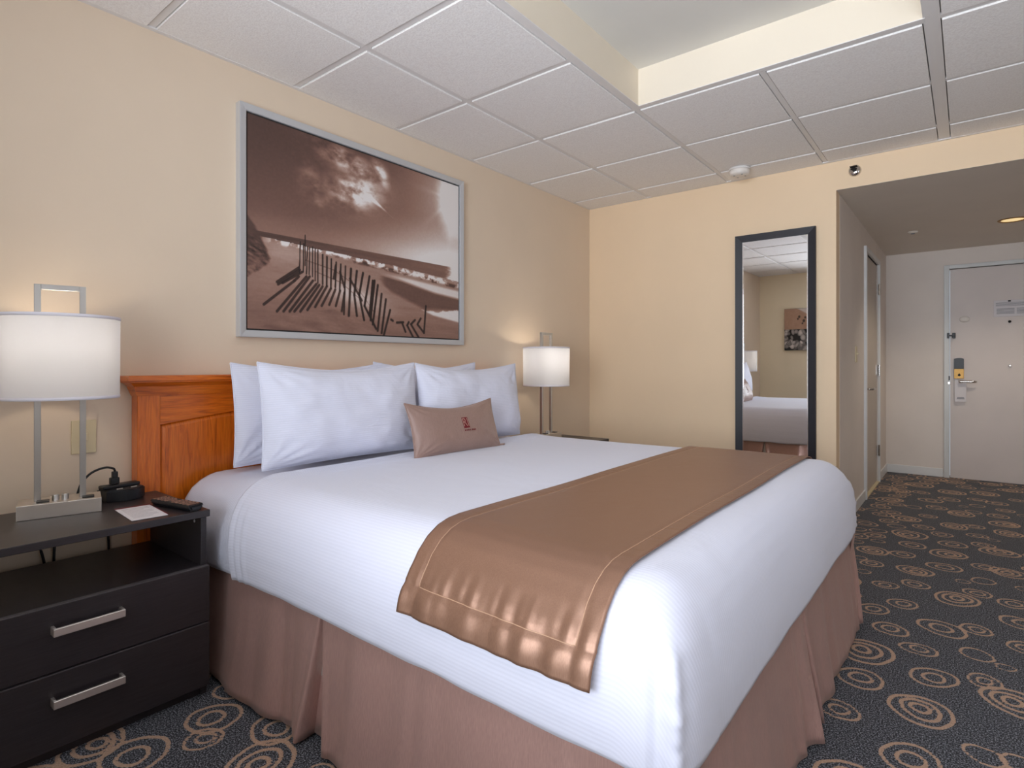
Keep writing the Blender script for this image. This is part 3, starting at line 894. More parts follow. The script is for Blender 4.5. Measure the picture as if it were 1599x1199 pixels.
pc = thing('beach_picture', 'large sepia beach picture in a silver frame above the bed', 'picture', (0, -2.245, 1.705))
hy, hz, fw = .692, .503, .03
bm = bmesh.new()
def pbar(p):
    d_ = [.04, .04, .034, .034]
    v0 = [bm.verts.new((.0, y, z)) for y, z in p]; v1 = [bm.verts.new((d_[k], y, z)) for k, (y, z) in enumerate(p)]
    for k in range(4): bm.faces.new((v0[k], v0[(k + 1) % 4], v1[(k + 1) % 4], v1[k]))
    bm.faces.new(v1); bm.faces.new(v0[::-1])
o_ = [(-hy, -hz), (hy, -hz), (hy, hz), (-hy, hz)]; i_ = [(-hy + fw, -hz + fw), (hy - fw, -hz + fw), (hy - fw, hz - fw), (-hy + fw, hz - fw)]
for k in range(4): pbar([o_[k], o_[(k + 1) % 4], i_[(k + 1) % 4], i_[k]])
bmesh.ops.recalc_face_normals(bm, faces=bm.faces[:])
bmesh.ops.bevel(bm, geom=[e for e in bm.edges if all(q.co.x > .03 for q in e.verts) and abs(e.calc_length()) > .5], offset=.0025, segments=2, affect='EDGES')
obj('frame', bm, M['silver'], pc)
box('backing', (.004, -hy + fw - .002, -hz + fw - .002), (.022, hy - fw + .002, hz - fw + .002), M['dark'], pc)
CW, CH = hy - fw - .007, hz - fw - .007
print_mesh('print', 1, 1, 440, 320, beach, M['print'], pc,
           lambda U, V: np.stack([np.full(U.shape, .026), -CW + 2 * CW * U, -CH + 2 * CH * V], -1))

# pebble and footprint picture on the near wall, seen in the mirror
def pebbles(U, V):
    r_ = np.random.RandomState(5)
    c = np.empty(U.shape + (3,)); top = V > .5
    sand = np.array([186, 148, 124]) / 255 + .06 * (fbm(U * 20, V * 20, 21) - .5)[..., None]
    fo = nstep(-.02, .03, V - interp(U, [(.25, 1.02), (.5, .86), (.8, .72), (1, .62)]))
    sand = sand * (1 - fo[..., None]) + np.array([226, 212, 204]) / 255 * fo[..., None]
    for x, y, s in ((.33, .80, .04), (.30, .75, .03), (.46, .78, .035), (.43, .70, .045), (.40, .64, .03), (.52, .72, .03)):
        m = nstep(s, s * .6, np.hypot((U - x) * 1.3, V - y)); sand = sand * (1 - .6 * m[..., None])
    peb = np.zeros(U.shape + (3,)) + .12
    for _ in range(90):
        x, y, a_, b_, th = r_.rand(), r_.rand() * .52, .04 + .05 * r_.rand(), .03 + .035 * r_.rand(), r_.rand() * 3
        dx, dy = U - x, V - y; u = dx * math.cos(th) + dy * math.sin(th); v_ = -dx * math.sin(th) + dy * math.cos(th)
        d_ = np.hypot(u / a_, v_ / b_); m = nstep(1.0, .85, d_); g = .4 + .5 * r_.rand()
        peb = peb * (1 - m[..., None]) + m[..., None] * np.array([g, g * .95, g * .92]) * (1 - .3 * d_[..., None] ** 2)
    return np.where(top[..., None], sand, peb)


pp = thing('pebble_picture', 'square footprint and pebble canvas seen reflected in the mirror', 'picture', (.655, NY, 1.56))
box('canvas', (-.302, 0, -.302), (.302, .034, .302), M['dark'], pp, .003)
print_mesh('print', 1, 1, 110, 110, pebbles, M['print'], pp,
           lambda U, V: np.stack([.3 - .6 * (1 - U), np.full(U.shape, .036), -.3 + .6 * V], -1))

# ------------------------------------------------------------------ headboard
hb = thing('headboard', 'golden oak headboard with crown moulding on the wall behind the bed', 'headboard', (0, -2.303, 0))
HW = 1.027
box('back_panel', (.004, -HW + .01, .25), (.032, HW - .01, .99), M['oak'], hb)
for s in (-1, 1):
    y0, y1 = (-HW, -HW + .078) if s < 0 else (HW - .078, HW)
    box('stile', (.002, y0, .0), (.062, y1, .985), M['oak'], hb, .003)
bm = bmesh.new()      # top rail whose lower edge rises to the middle
yy = np.linspace(-HW + .078, HW - .078, 41)
arch = [(-HW + .078, .853)] + [(y, .853 + .07 * (1 - (abs(y) / (HW - .078)) ** 2.0)) for y in yy[1:-1]] + [(HW - .078, .853)]
poly = [(-HW + .078, .985)] + arch + [(HW - .078, .985)]
for k in range(len(arch) - 1):
    (a0, b0), (a1, b1) = arch[k], arch[k + 1]
    add_prism(bm, [(a0, b0), (a1, b1), (a1, .985), (a0, .985)], .004, .058, 'X')
bmesh.ops.remove_doubles(bm, verts=bm.verts[:], dist=1e-5)
obj('top_rail', bm, M['oak_h'], hb)
bm = bmesh.new()      # raised field: bevelled border then flat face
inner = [(-HW + .098, .2)] + [(y * (HW - .098) / (HW - .078), z - .016) for y, z in arch] + [(HW - .098, .2)]
outer = [(-HW + .078, .2)] + [(y, z) for y, z in arch] + [(HW - .078, .2)]
vo = [bm.verts.new((.044, y, z)) for y, z in outer]; vi = [bm.verts.new((.054, y, z)) for y, z in inner]
for k in range(len(vo) - 1): bm.faces.new((vo[k], vo[k + 1], vi[k + 1], vi[k]))
bm.faces.new(vi)
bmesh.ops.recalc_face_normals(bm, faces=bm.faces[:])
obj('raised_panel', bm, M['oak'], hb)
bm = bmesh.new()      # crown moulding with returns
prof = [(0, .965), (.064, .965), (.068, .975), (.072, .985), (.078, 1.0), (.092, 1.013), (.098, 1.016), (.098, 1.020), (.104, 1.022), (.104, 1.038), (.100, 1.041), (0, 1.041)]
rows = []
for x, z in prof:
    ov = max(0.0, x - .062)
    rows.append([bm.verts.new((0.002, -HW - ov, z)), bm.verts.new((max(x, .002), -HW - ov, z)), bm.verts.new((max(x, .002), HW + ov, z)), bm.verts.new((0.002, HW + ov, z))])
for a_, b_ in zip(rows, rows[1:]):
    for k in range(3):
        try: bm.faces.new((a_[k], a_[k + 1], b_[k + 1], b_[k]))
        except ValueError: pass
bm.faces.new(rows[-1])
bmesh.ops.remove_doubles(bm, verts=bm.verts[:], dist=1e-6)
bmesh.ops.recalc_face_normals(bm, faces=bm.faces[:])
obj('crown_moulding', bm, M['oak_h'], hb)

# ------------------------------------------------------------------ bed
BN, BF, BX = -3.035, -1.482, 1.968     # where the flat top starts to roll over (near, far, foot)
PR = [(0, 0), (.04, .003), (.075, .012), (.108, .030), (.138, .058), (.161, .095), (.177, .14), (.187, .19), (.191, .24), (.189, .285), (.187, .297)]
seglen = [0]
for a_, b_ in zip(PR, PR[1:]): seglen.append(seglen[-1] + math.hypot(b_[0] - a_[0], b_[1] - a_[1]))
DMAX = seglen[-1]


def roll(d):
    return float(np.interp(d, seglen, [p[0] for p in PR])), float(np.interp(d, seglen, [p[1] for p in PR]))


def ztop(x, y):
    z = .668 + .012 * sstep(.25, .5, x) + .008 * sstep(-2.8, -1.5, y) * sstep(.9, 1.8, x)
    z += .005 * noise.noise(Vector((x * 2.1, y * 2.1, 3.3)))
    return z


def cloth_wave(p, d):
    return .007 * noise.noise(Vector((p[0] * 2.6, p[1] * 2.6, p[2] * 2.0))) * sstep(.05, .25, d)


KF = .70    # the foot rolls over more tightly


def cover(x, s, lift=0.0):
    """point on the bedspread: x along the bed, s across (inside BN..BF flat, beyond that the drop)"""
    if s < BN: d, y, sg = BN - s, BN, -1
    elif s > BF: d, y, sg = s - BF, BF, 1
    else: return Vector((x, s, ztop(x, s) + lift))
    o_, dr = roll(d)
    o2, dr2 = roll(min(DMAX, d + .004)); o1, dr1 = roll(max(0, d - .004))
    n_ = Vector((0, sg * (dr2 - dr1), (o2 - o1))).normalized()
    p = Vector((x, y + sg * o_, ztop(x, y) - dr))
    p.y += sg * cloth_wave(p, d)
    return p + n_ * lift


def cover_sheet(name, x0, label_parent, mat, inset, head_shift, dmax, thick, foot=True, ridge=False):
    """top, rolled sides, foot and fan corners as one continuous cloth"""
    S = []
    nd, nt, nf = 34, 40, 28
    ds = [dmax * k / nd for k in range(nd + 1)]
    # perimeter path around the flat top: near side head->foot, corner fan, foot near->far, fan, far side foot->head
    path = []
    n1 = 110
    for k in range(n1 + 1): path.append(('n', x0 + (BX - x0) * k / n1, -PI / 2))
    if foot:
        for k in range(1, nf): path.append(('c1', 0, -PI / 2 + PI / 2 * k / nf))
        for k in range(nt + 1): path.append(('f', BN + (BF - BN) * k / nt, 0))
        for k in range(1, nf): path.append(('c2', 0, PI / 2 * k / nf))
    for k in range(n1 + 1): path.append(('s', BX + (x0 - BX) * k / n1, PI / 2))
    verts, uvs = [], []
    wob = cloth_wave
    for kind, q, an in path:
        for d in ds:
            o_, dr = roll(min(d, DMAX)); 
            o_ = o_ - inset * sstep(0, .1, d); dr += inset * (1 - sstep(0.0, .25, d)) 
            if kind in 'ns':
                sg = -1 if kind == 'n' else 1; yb = BN if kind == 'n' else BF
                fr = sstep(x0 + .5, x0, q)
                x = q + head_shift * (d / dmax) * fr
                hd = 0
                if ridge:
                    t_ = q - x0
                    hd = .009 * math.exp(-((t_ - .012) / .011) ** 2) + .006 * math.exp(-((t_ - .050) / .010) ** 2) + .0035 * math.exp(-((t_ - .092) / .010) ** 2)
                p = Vector((x, yb + sg * (o_ + hd * sstep(0, .15, d)), ztop(x, yb) - dr + hd * (1 - sstep(0, .15, d))))
                p.y += sg * wob(p, d)
                uvq = (x, yb + sg * d)
            elif kind == 'f':
                p = Vector((BX + o_ * KF, q, ztop(BX, q) - dr)); p.x += wob(p, d); uvq = (BX + d, q)
            else:
                yb = BN if kind == 'c1' else BF
                c, s_ = math.cos(an), math.sin(an)
                # squarish corner with a soft crease running down it
                pw = 1.0 / max(abs(c) ** 4.5 + abs(s_) ** 4.5, 1e-6) ** (1 / 4.5)
                e_ = o_ * (1 + (pw - 1) * .95 * sstep(.06, .22, d))
                cr = .016 * math.exp(-((abs(an) - PI / 4 - .02) / .075) ** 2) * sstep(.17, .23, d) * (1 + .9 * noise.noise(Vector((d * 42, 1, 2)))) - .010 * math.exp(-((abs(an) - PI / 4 - .19) / .06) ** 2) * sstep(.17, .23, d)
                p = Vector((BX + (e_ * KF + cr) * c, yb + (e_ + cr) * s_, ztop(BX, yb) - dr))
                p.z -= .0
                uvq = (BX + d * c, yb + d * s_)
            if d == dmax:
                p.z += .006 * noise.noise(Vector((p.x * 7, p.y * 7, 1)))
            verts.append(p); uvs.append(uvq)
    nper = len(path); faces = []
    for i in range(nper - 1):
        for j in range(nd):
            a_ = i * (nd + 1) + j
            faces.append((a_, a_ + nd + 1, a_ + nd + 2, a_ + 1))
    # flat top
    base = len(verts); nX, nY = n1, nt
    for i in range(nX + 1):
        for j in range(nY + 1):
            x = x0 + (BX - x0) * i / nX; y = BN + (BF - BN) * j / nY
            hd = 0
            if ridge:
                t_ = x - x0; hd = .009 * math.exp(-((t_ - .012) / .011) ** 2) + .006 * math.exp(-((t_ - .050) / .010) ** 2) + .0035 * math.exp(-((t_ - .092) / .010) ** 2)
            verts.append(Vector((x, y, ztop(x, y) - inset + hd))); uvs.append((x, y))
    for i in range(nX):
        for j in range(nY):
            a_ = base + i * (nY + 1) + j
            faces.append((a_, a_ + nY + 1, a_ + nY + 2, a_ + 1))
    bm = bmesh.new()
    bv = [bm.verts.new(p) for p in verts]
    ul = bm.loops.layers.uv.new('UVMap')
    for f in faces:
        try: fc_ = bm.faces.new([bv[k] for k in f])
        except ValueError: continue
        for lp_, k in zip(fc_.loops, f): lp_[ul].uv = uvs[k]
    bmesh.ops.remove_doubles(bm, verts=bm.verts[:], dist=2e-4)
    bmesh.ops.recalc_face_normals(bm, faces=bm.faces[:])
    bm.normal_update()
    if sum(f.normal.z for f in bm.faces) < 0: bmesh.ops.reverse_faces(bm, faces=bm.faces[:])
    o = obj(name, bm, mat, label_parent, None, True)
    if thick:
        md = o.modifiers.new('cloth_thickness', 'SOLIDIFY'); md.thickness = thick; md.offset = -1
    return o


bed = thing('bed', 'king bed with white mattress and pleated taupe satin skirt', 'bed', (1.08, -2.265, 0))
def bchild(o):
    o.parent = bed; o.location = o.location - bed.location; return o
def shift(o):
    o.parent = bed; o.matrix_parent_inverse = Matrix.Translation(-bed.location); return o


# mattress in its fitted sheet (its head end shows beside the bedspread)
shift(cover_sheet('mattress', .112, None, M['sheet'], .014, 0, DMAX, .004))
shift(box('box_spring', (.10, -3.17, .16), (2.05, -1.35, .385), M['boxspring'], None, .02))
for x in (.2, 1.9):
    for y in (-3.0, -1.5):
        bm = bmesh.new(); add_lathe(bm, [(0, 0), (.025, 0), (.03, .02), (.028, .16), (0, .16)], 14, 'Z', (x, y, 0)); shift(obj('leg', bm, M['dark'], None))

# skirt panels: hang from the mattress edge, flare, fold and curl in at the pleats
SK_TOP = .40


def skirt_panel(side, p0, p1, c0, c1, seed):
    """side 'n','s' (p = x) or 'f' (p = y); c0/c1: curl the end inwards at a pleat"""
    n, m = 150, 16
    rf = random.Random(int(seed * 10))
    FL = [(rf.uniform(p0, p1), rf.uniform(.02, .065), rf.choice((-1, 1, 1)) * rf.uniform(.006, .020)) for _ in range(int(abs(p1 - p0) / .12))]
    def folds(q): return sum(a_ * math.exp(-((q - c_) / w_) ** 2) for c_, w_, a_ in FL)
    def fn(i, j):
        z = SK_TOP * (1 - j) + .012 * j
        dn = 1 - z / SK_TOP
        pa = p0 + (p1 - p0) * i
        ga = .050 * dn
        lo, hi = p0 + (ga if c0 else 0), p1 - (ga if c1 else 0)
        # arc length budget: body then a rounded hook inwards of 6 cm
        t = i
        out = 0.0
        if c1 and t > .92:
            k = (t - .92) / .08
            pa = (lo + (hi - lo) * .97) + (hi - lo) * .03 * math.sin(min(k * 1.6, 1) * PI / 2)
            out = .012 * dn * math.sin(min(1, k * 1.6) * PI) - max(0, k - .45) * .10
            pa -= max(0, k - .6) * .01
        elif c0 and t < .08:
            k = (.08 - t) / .08
            pa = (lo + (hi - lo) * .03) - (hi - lo) * .03 * math.sin(min(k * 1.6, 1) * PI / 2)
            out = .008 * dn * math.sin(min(1, k * 1.6) * PI) - max(0, k - .45) * .10
            pa += max(0, k - .6) * .01
        else:
            e0 = .08 if c0 else 0; e1 = .92 if c1 else 1
            q = (t - e0) / (e1 - e0)
            a0 = lo + (hi - lo) * .03 if c0 else lo; a1 = lo + (hi - lo) * .97 if c1 else hi
            pa = a0 + (a1 - a0) * q
        w = Vector((pa * 3.2 + seed, z * .8, seed * 1.7))
        fold = folds(pa + .03 * z * math.sin(seed)) + .026 * noise.noise(w) + .012 * noise.noise(Vector((pa * 8 + seed * 3, z * 1.4, 2.2))) + .005 * noise.noise(Vector((pa * 17 + seed * 3, z * 2.0, 2.2)))
        edge = 1.0
        out += .040 * dn ** 1.2 + fold * (.15 + .85 * dn)
        zz = z + (.012 * noise.noise(Vector((pa * 2.0, seed, 5))) * dn)
        zz = max(zz, .006)
        if side == 'n': return (pa, -3.188 - out, zz)
        if side == 's': return (pa, -1.342 + out, zz)
        return (2.068 + out, pa, zz)
    o = grid_mesh('skirt_panel', n, m, fn, M['skirt'], None, .0015)
    return shift(o)


skirt_panel('n', .10, 1.03, False, True, 1.3)
skirt_panel('n', 1.03, 2.072, True, True, 4.1)
skirt_panel('f', -3.19, -2.25, True, True, 7.7)
skirt_panel('f', -2.25, -1.315, True, True, 9.2)
skirt_panel('s', .10, 1.03, False, True, 11.3)
skirt_panel('s', 1.03, 2.095, True, True, 14.1)
# pleat backs behind each opening
for side, p in (('n', 1.03), ('f', -2.25), ('s', 1.03)):
    def fn(i, j, side=side, p=p):
        z = SK_TOP * (1 - j) + .015 * j; q = p - .09 + .18 * i; o_ = -.012 + .02 * j
        return (q, -3.17 - o_, z) if side == 'n' else (q, -1.36 + o_, z) if side == 's' else (2.05 + o_, q, z)
    shift(grid_mesh('pleat_back', 12, 8, fn, M['skirt'], None, .0015))
for cx, cy, sg in ((2.044, -3.16, -1), (2.044, -1.37, 1)):
    def fn(i, j, cx=cx, cy=cy, sg=sg):
        z = SK_TOP * (1 - j) + .015 * j
        an = R(-50 + 190 * i) * sg * -1
        an = (R(-40) + R(170) * i)
        r_ = .012 + .052 * j ** 1.2 + .008 * math.sin(i * 9) * j
        return (cx + r_ * math.cos(an), cy + sg * r_ * math.sin(an), z)
    shift(grid_mesh('pleat_back', 16, 8, fn, M['skirt'], None, .0015))

sp = cover_sheet('bedspread', .485, None, M['spread'], 0.0, .09, DMAX, .004, True, True)
tag(sp, 'white ribbed bedspread tucked over the king bed', 'bedspread')

# runner across the foot of the bed
RX0, RX1 = 1.420, 1.937
rn = thing('bed_runner', 'bronze satin bed runner laid across the foot of the white bed', 'bed runner', (1.67, -2.265, .68))
S0, S1 = BN - .288, BF + .288
def runner_pt(u, s, lift=.009):
    x = RX0 + (RX1 - RX0) * u
    dn = max(0, BN - s)
    x += .006 * noise.noise(Vector((s * 1.7, u * .5, 4)))
    hang = max(BN - s, s - BF, 0)
    e = sstep(.14, .27, hang)
    ruffle = e * (.006 * noise.noise(Vector((x * 14, 0, s * 3))) + .006 * noise.noise(Vector((x * 30, 3, s * 5))))
    lp = lift + ruffle + .016 * e * e
    # stitched border: groove
    ed = min(u, 1 - u) * (RX1 - RX0); el = min(s - S0, S1 - s)
    b = .0
    for q, w_ in ((ed, .045), (el, .062)):
        b += -.0028 * math.exp(-((q - w_) / .006) ** 2)
    pk = math.exp(-((el - .085) / .03) ** 2)
    b += pk * .006 * noise.noise(Vector((x * 45, 2, 9))) + math.exp(-((ed - .03) / .02) ** 2) * .0012 * noise.noise(Vector((s * 70, 2, 3)))
    return cover(x, s, lp + b)
def runner_local(u, v_):
    p = runner_pt(u, S0 + (S1 - S0) * v_); return p - rn.location
grid_mesh('cloth', 72, 330, runner_local, M['runner'], rn, .003)
# stitch lines
def stitch(pts):
    bm = bmesh.new(); add_tube(bm, [p - rn.location for p in pts], .0011, 5); return obj('seam', bm, M['stitch'], rn, None, True)
uw = .045 / (RX1 - RX0)
nn = 220
for u in (uw, 1 - uw): stitch([runner_pt(u, S0 + .062 + (S1 - S0 - .124) * k / nn, 0.0108) for k in range(nn + 1)])
for s in (S0 + .062, S1 - .062): stitch([runner_pt(uw + (1 - 2 * uw) * k / 60, s, .0108) for k in range(61)])

# ------------------------------------------------------------------ pillows
def pillow_fn(Wd, Ht, T, seed, wr=1.0, ear=.07, sag=.12):
    def out(u, v_):
        x = u * (1 - ear * .45 * (1 - v_ * v_) * abs(u) ** 3)
        z = v_ * (1 - ear * (2.6 if v_ > 0 else .5) * (1 - abs(u) ** 1.7) * abs(v_) ** 2)
        return x * Wd / 2, z * Ht / 2
    def f(u, v_, side):
        x, z = out(u, v_)
        th = (max(0, 1 - abs(u) ** 3.2) ** .6) * (max(0, 1 - abs(v_) ** 2.6) ** .6)
        th *= 1 + sag * (-v_) * 1.6
        edge = max(abs(u), abs(v_))
        nz = .0
        if th > 0:
            p = Vector((x * 6 + seed, z * 6, seed))
            nz = wr * (.010 * noise.noise(p) + .006 * noise.noise(p * 2.7))
            # radiating creases near the corners
            for cu, cv in ((-1, 1), (1, 1), (-1, -1), (1, -1)):
                r_ = math.hypot((u - cu) * 1.2, v_ - cv); an = math.atan2(v_ - cv, u - cu)
                nz += wr * .005 * math.sin(an * 17 + seed) * math.exp(-((r_ - .35) / .25) ** 2)
            nz *= min(1, th * 2)
        return Vector((side * (T / 2 * th + nz * side * 0 + nz), x, z))
    return f


def pillow_mesh(name, Wd, Ht, T, seed, mat, parent, wr=1.0, ear=.07, nu=64, nv=44):
    f = pillow_fn(Wd, Ht, T, seed, wr, ear)
    bm = bmesh.new(); ul = bm.loops.layers.uv.new('UVMap')
    g = {}
    for side in (1, -1):
        for i in range(nu + 1):
            for j in range(nv + 1):
                u, v_ = math.sin((i / nu - .5) * PI), math.sin((j / nv - .5) * PI)
                if side < 0 and (i in (0, nu) or j in (0, nv)): g[(side, i, j)] = g[(1, i, j)]; continue
                g[(side, i, j)] = bm.verts.new(f(u, v_, side))
        for i in range(nu):
            for j in range(nv):
                q = [g[(side, i, j)], g[(side, i + 1, j)], g[(side, i + 1, j + 1)], g[(side, i, j + 1)]]
                if side < 0: q.reverse()
                try: fc_ = bm.faces.new(q)
                except ValueError: continue
                for lp_ in fc_.loops: lp_[ul].uv = (lp_.vert.co.y, lp_.vert.co.z)
    bmesh.ops.recalc_face_normals(bm, faces=bm.faces[:])
    return obj(name, bm, mat, parent, None, True), f


def pillow(label, x, y, z, Wd, Ht, T, lean, yaw, seed):
    p = thing('pillow', label, 'pillow', (x, y, z), 0, 'white bed pillows')
    p.rotation_euler = (0, R(-lean), R(yaw))
    c, f = pillow_mesh('pillowcase', Wd, Ht, T, seed, M['pillow'], p)
    bm = bmesh.new()     # welt seam round the edge
    pts = []
    for k in range(60): pts.append(f(-1 + 2 * k / 60, 1, 1))
    for k in range(40): pts.append(f(1, 1 - 2 * k / 40, 1))
    for k in range(60): pts.append(f(1 - 2 * k / 60, -1, 1))
    for k in range(41): pts.append(f(-1, -1 + 2 * k / 40, 1))
    add_tube(bm, pts, .0032, 6); obj('seam', bm, M['pillow'], p, None, True)
    return p


pillow('back pillow at the lamp side, half hidden, against the oak headboard', .200, -2.675, .884, .745, .41, .13, 4, 0, 2.0)
pillow('back pillow on the far side, only its corner showing', .200, -1.985, .880, .735, .43, .13, 4, 0, 6.0)
pillow('big white pillow standing in front at the left of the taupe cushion', .398, -2.652, .889, .775, .405, .185, 5, 0, 11.0)
pillow('white pillow standing behind the taupe cushion', .398, -1.868, .884, .775, .41, .185, 5, 0, 15.0)

cu = thing('cushion', 'small taupe satin cushion with a dark red stitched emblem', 'cushion', (.585, -2.188, .792))
cu.rotation_euler = (0, R(-17), R(-3))
CWd, CHt, CT = .545, .25, .115
c_, cf = pillow_mesh('cover', CWd, CHt, CT, 21.0, M['cushion'], cu, .55, .12)
bm = bmesh.new(); pts = []
for k in range(50): pts.append(cf(-1 + 2 * k / 50, 1, 1))
for k in range(30): pts.append(cf(1, 1 - 2 * k / 30, 1))
for k in range(50): pts.append(cf(1 - 2 * k / 50, -1, 1))
for k in range(31): pts.append(cf(-1, -1 + 2 * k / 30, 1))
add_tube(bm, pts, .003, 6); obj('piping', bm, M['cushion'], cu, None, True)
bm = bmesh.new(); add_tube(bm, smooth_pts([(0, .262, -.113), (.012, .276, -.115), (.008, .292, -.115), (-.002, .288, -.116), (0, .264, -.117)], 4), .004, 6)
obj('loop', bm, M['cushion'], cu, None, True)


def on_cushion(pts2, faces, name, mat, lift, n_sub=0):
    bm = bmesh.new(); vs_ = []
    for y, z in pts2:
        u, v_ = y / (CWd / 2), z / (CHt / 2)
        q = cf(u, v_, 1); vs_.append(bm.verts.new((q.x + lift, q.y, q.z)))
    for f in faces:
        try: bm.faces.new([vs_[k] for k in f])
        except ValueError: pass
    return obj(name, bm, mat, cu)


def patch(y0, y1, z0, z1, n=6):
    p = [(y0 + (y1 - y0) * i / n, z0 + (z1 - z0) * j / n) for i in range(n + 1) for j in range(n + 1)]
    f = [(i * (n + 1) + j, (i + 1) * (n + 1) + j, (i + 1) * (n + 1) + j + 1, i * (n + 1) + j + 1) for i in range(n) for j in range(n)]
    return p, f


EY, EZc = .012, .005
on_cushion(*patch(EY - .018, EY + .018, EZc - .026, EZc + .026), 'emblem', M['red_thread'], .0012)
vs_, fs_ = text_shapes('RI', .058)
w_ = max(p[0] for p in vs_) - min(p[0] for p in vs_)
on_cushion([(EY + p[0] * .030 / w_ - .001, EZc + p[1] * 1.0) for p in vs_], fs_, 'emblem_letters', M['thread_light'], .0022)
bm = bmesh.new()
tp, tf = [], []
for k, (a_, b_) in enumerate(((-.018, -.011), (-.008, -.003), (0, .005), (.008, .012), (.014, .018), (.026, .033), (.036, .043), (.046, .052))):
    p, f = patch(EY + a_, EY + b_, EZc - .040, EZc - .033, 1)
    tf += [tuple(q + len(tp) for q in ff) for ff in f]; tp += p
on_cushion(tp, tf, 'emblem_caption', M['red_thread'], .0014)

# ------------------------------------------------------------------ nightstands
def nightstand(label, y0, y1, top):
    t = thing('nightstand', label, 'nightstand', (0, (y0 + y1) / 2, 0), 0, 'espresso nightstands beside the bed')
    hw = (y1 - y0) / 2; xf = .52
    sh = top - .183
    box('top_panel', (.068, -hw - .002, top - .022), (xf, hw + .002, top), M['espresso'], t, .0015, 1)
    for s in (-1, 1):
        a_, b_ = (-hw, -hw + .018) if s < 0 else (hw - .018, hw)
        box('side_panel', (.07, a_, 0), (xf - .022, b_, top - .022), M['espresso'], t, .001, 1)
    box('shelf', (.07, -hw + .018, sh - .02), (xf - .022, hw - .018, sh), M['espresso'], t, .001, 1)
    box('back_panel', (.07, -hw + .018, .03), (.078, hw - .018, sh - .02), M['espresso'], t)
    box('plinth', (xf - .045, -hw + .018, 0), (xf - .03, hw - .018, .05), M['espresso'], t)
    for k in range(2):
        dl_ = (sh - .035 - .006) * .534
        z0, dh = (.035, dl_) if k == 0 else (.035 + dl_ + .006, sh - .035 - .006 - dl_)
        d = box('drawer', (xf - .02, -hw, z0), (xf, hw, z0 + dh), M['espresso'], t, .0012, 1)
        bm = bmesh.new(); zc = z0 + dh * .645; hc = .0
        add_box(bm, (xf + .022, hc - .084, zc - .011), (xf + .031, hc + .084, zc + .011), .0015, 1)
        for s in (-1, 1):
            e = hc + s * .080; add_box(bm, (xf - .001, e - .004, zc - .011), (xf + .023, e + .004, zc + .011), .001, 1)
        obj('handle', bm, M['handle'], d)
        box('edge_highlight', (xf - .019, -hw + .001, z0 + dh - .0003), (xf - .001, hw - .001, z0 + dh + .0007), M['edge'], d)
    bm = bmesh.new(); add_lathe(bm, [(0, -.0195), (.005, -.0195), (.006, -.018)], 10, 'Y', (xf - .07, hw, top - .045)); obj('fixing_cap', bm, M['silver'], t)
    return t


TOP1, TOP2 = .607, .572
nightstand('dark espresso nightstand with two drawers at the near side of the bed', -3.935, -3.272, TOP1)
nightstand('dark nightstand mostly hidden behind the bed in the far corner', -1.275, -.612, TOP2)

# ------------------------------------------------------------------ table lamps
def lamp(label, x, y, z, rz, power):
    t = thing('table_lamp', label, 'lamp', (x, y, z), rz, 'bedside lamps')
    box('base', (-.058, -.105, 0), (.058, .105, .045), M['nickel_h'], t, .0015, 2)
    TZ_ = .728
    bm = bmesh.new()
    for s in (-1, 1):
        add_box(bm, (-.0085, s * .057 - .0085, .045), (.0085, s * .057 + .0085, TZ_), .001, 1)
    add_box(bm, (-.0085, -.0485, TZ_ - .017), (.0085, .0485, TZ_), .001, 1)
    obj('pole', bm, M['nickel'], t)
    for s in (-1, 1):
        o = box('outlet', (.004, s * .057 + .012 - .014, .045), (.036, s * .057 + .012 + .018, .049), M['black'], t, .001, 1)
    bm = bmesh.new(); add_lathe(bm, [(0, .062), (.009, .062), (.0095, .060), (.0095, .045)], 18, 'Z', (.012, -.012, 0))
    obj('knob', bm, M['nickel'], t)
    bm = bmesh.new(); add_lathe(bm, [(0, .062), (.009, .062), (.0095, .060), (.0095, .045)], 18, 'Z', (.012, .012, 0))
    obj('knob', bm, M['nickel'], t)
    z0, z1, r0, r1 = .366, .630, .157, .159
    bm = bmesh.new(); add_lathe(bm, [(r0, z0), (r1, z1)], 64)
    sh = obj('lamp_shade', bm, M['shade'], t, None, True)
    for zz, r_ in ((z0, r0), (z1 - .010, r1)):
        bm = bmesh.new(); add_lathe(bm, [(r_ + .0003, zz), (r_ + .0012, zz), (r_ + .0012, zz + .010), (r_ + .0003, zz + .010)], 64)
        obj('shade_trim', bm, M['shadetrim'], sh, None, True)
    bm = bmesh.new()
    add_tube(bm, [(0, -.052, .43), (0, .052, .43)], .005, 8)
    obj('cross_bar', bm, M['nickel'], t)
    bm = bmesh.new()
    for k in range(3):
        an = k * 2 * PI / 3; add_tube(bm, [(0, 0, .60), (.158 * math.cos(an), .158 * math.sin(an), .60)], .002, 6)
    obj('spider', bm, M['nickel'], t)
    bm = bmesh.new()
    add_tube(bm, [(0, 0, .43), (0, 0, .47)], .016, 12)
    obj('socket', bm, M['nickel'], t)
    bm = bmesh.new(); add_lathe(bm, [(.012, .47), (.014, .485), (.029, .52), (.030, .535), (.022, .555), (0, .563)], 20)
    bo = obj('bulb', bm, M['bulb'], t, None, True)
    bo.visible_shadow = True
    pl = point_light('bulb_light', (0, 0, .535), power, (1, .88, .74), .034, t)
    return t


lamp('large brushed nickel table lamp on the near nightstand with white drum shade', .188, -3.588, TOP1, R(-14), 4.4)
lamp('lit table lamp with white drum shade in the far corner', .215, -.928, TOP2, R(2), 7)

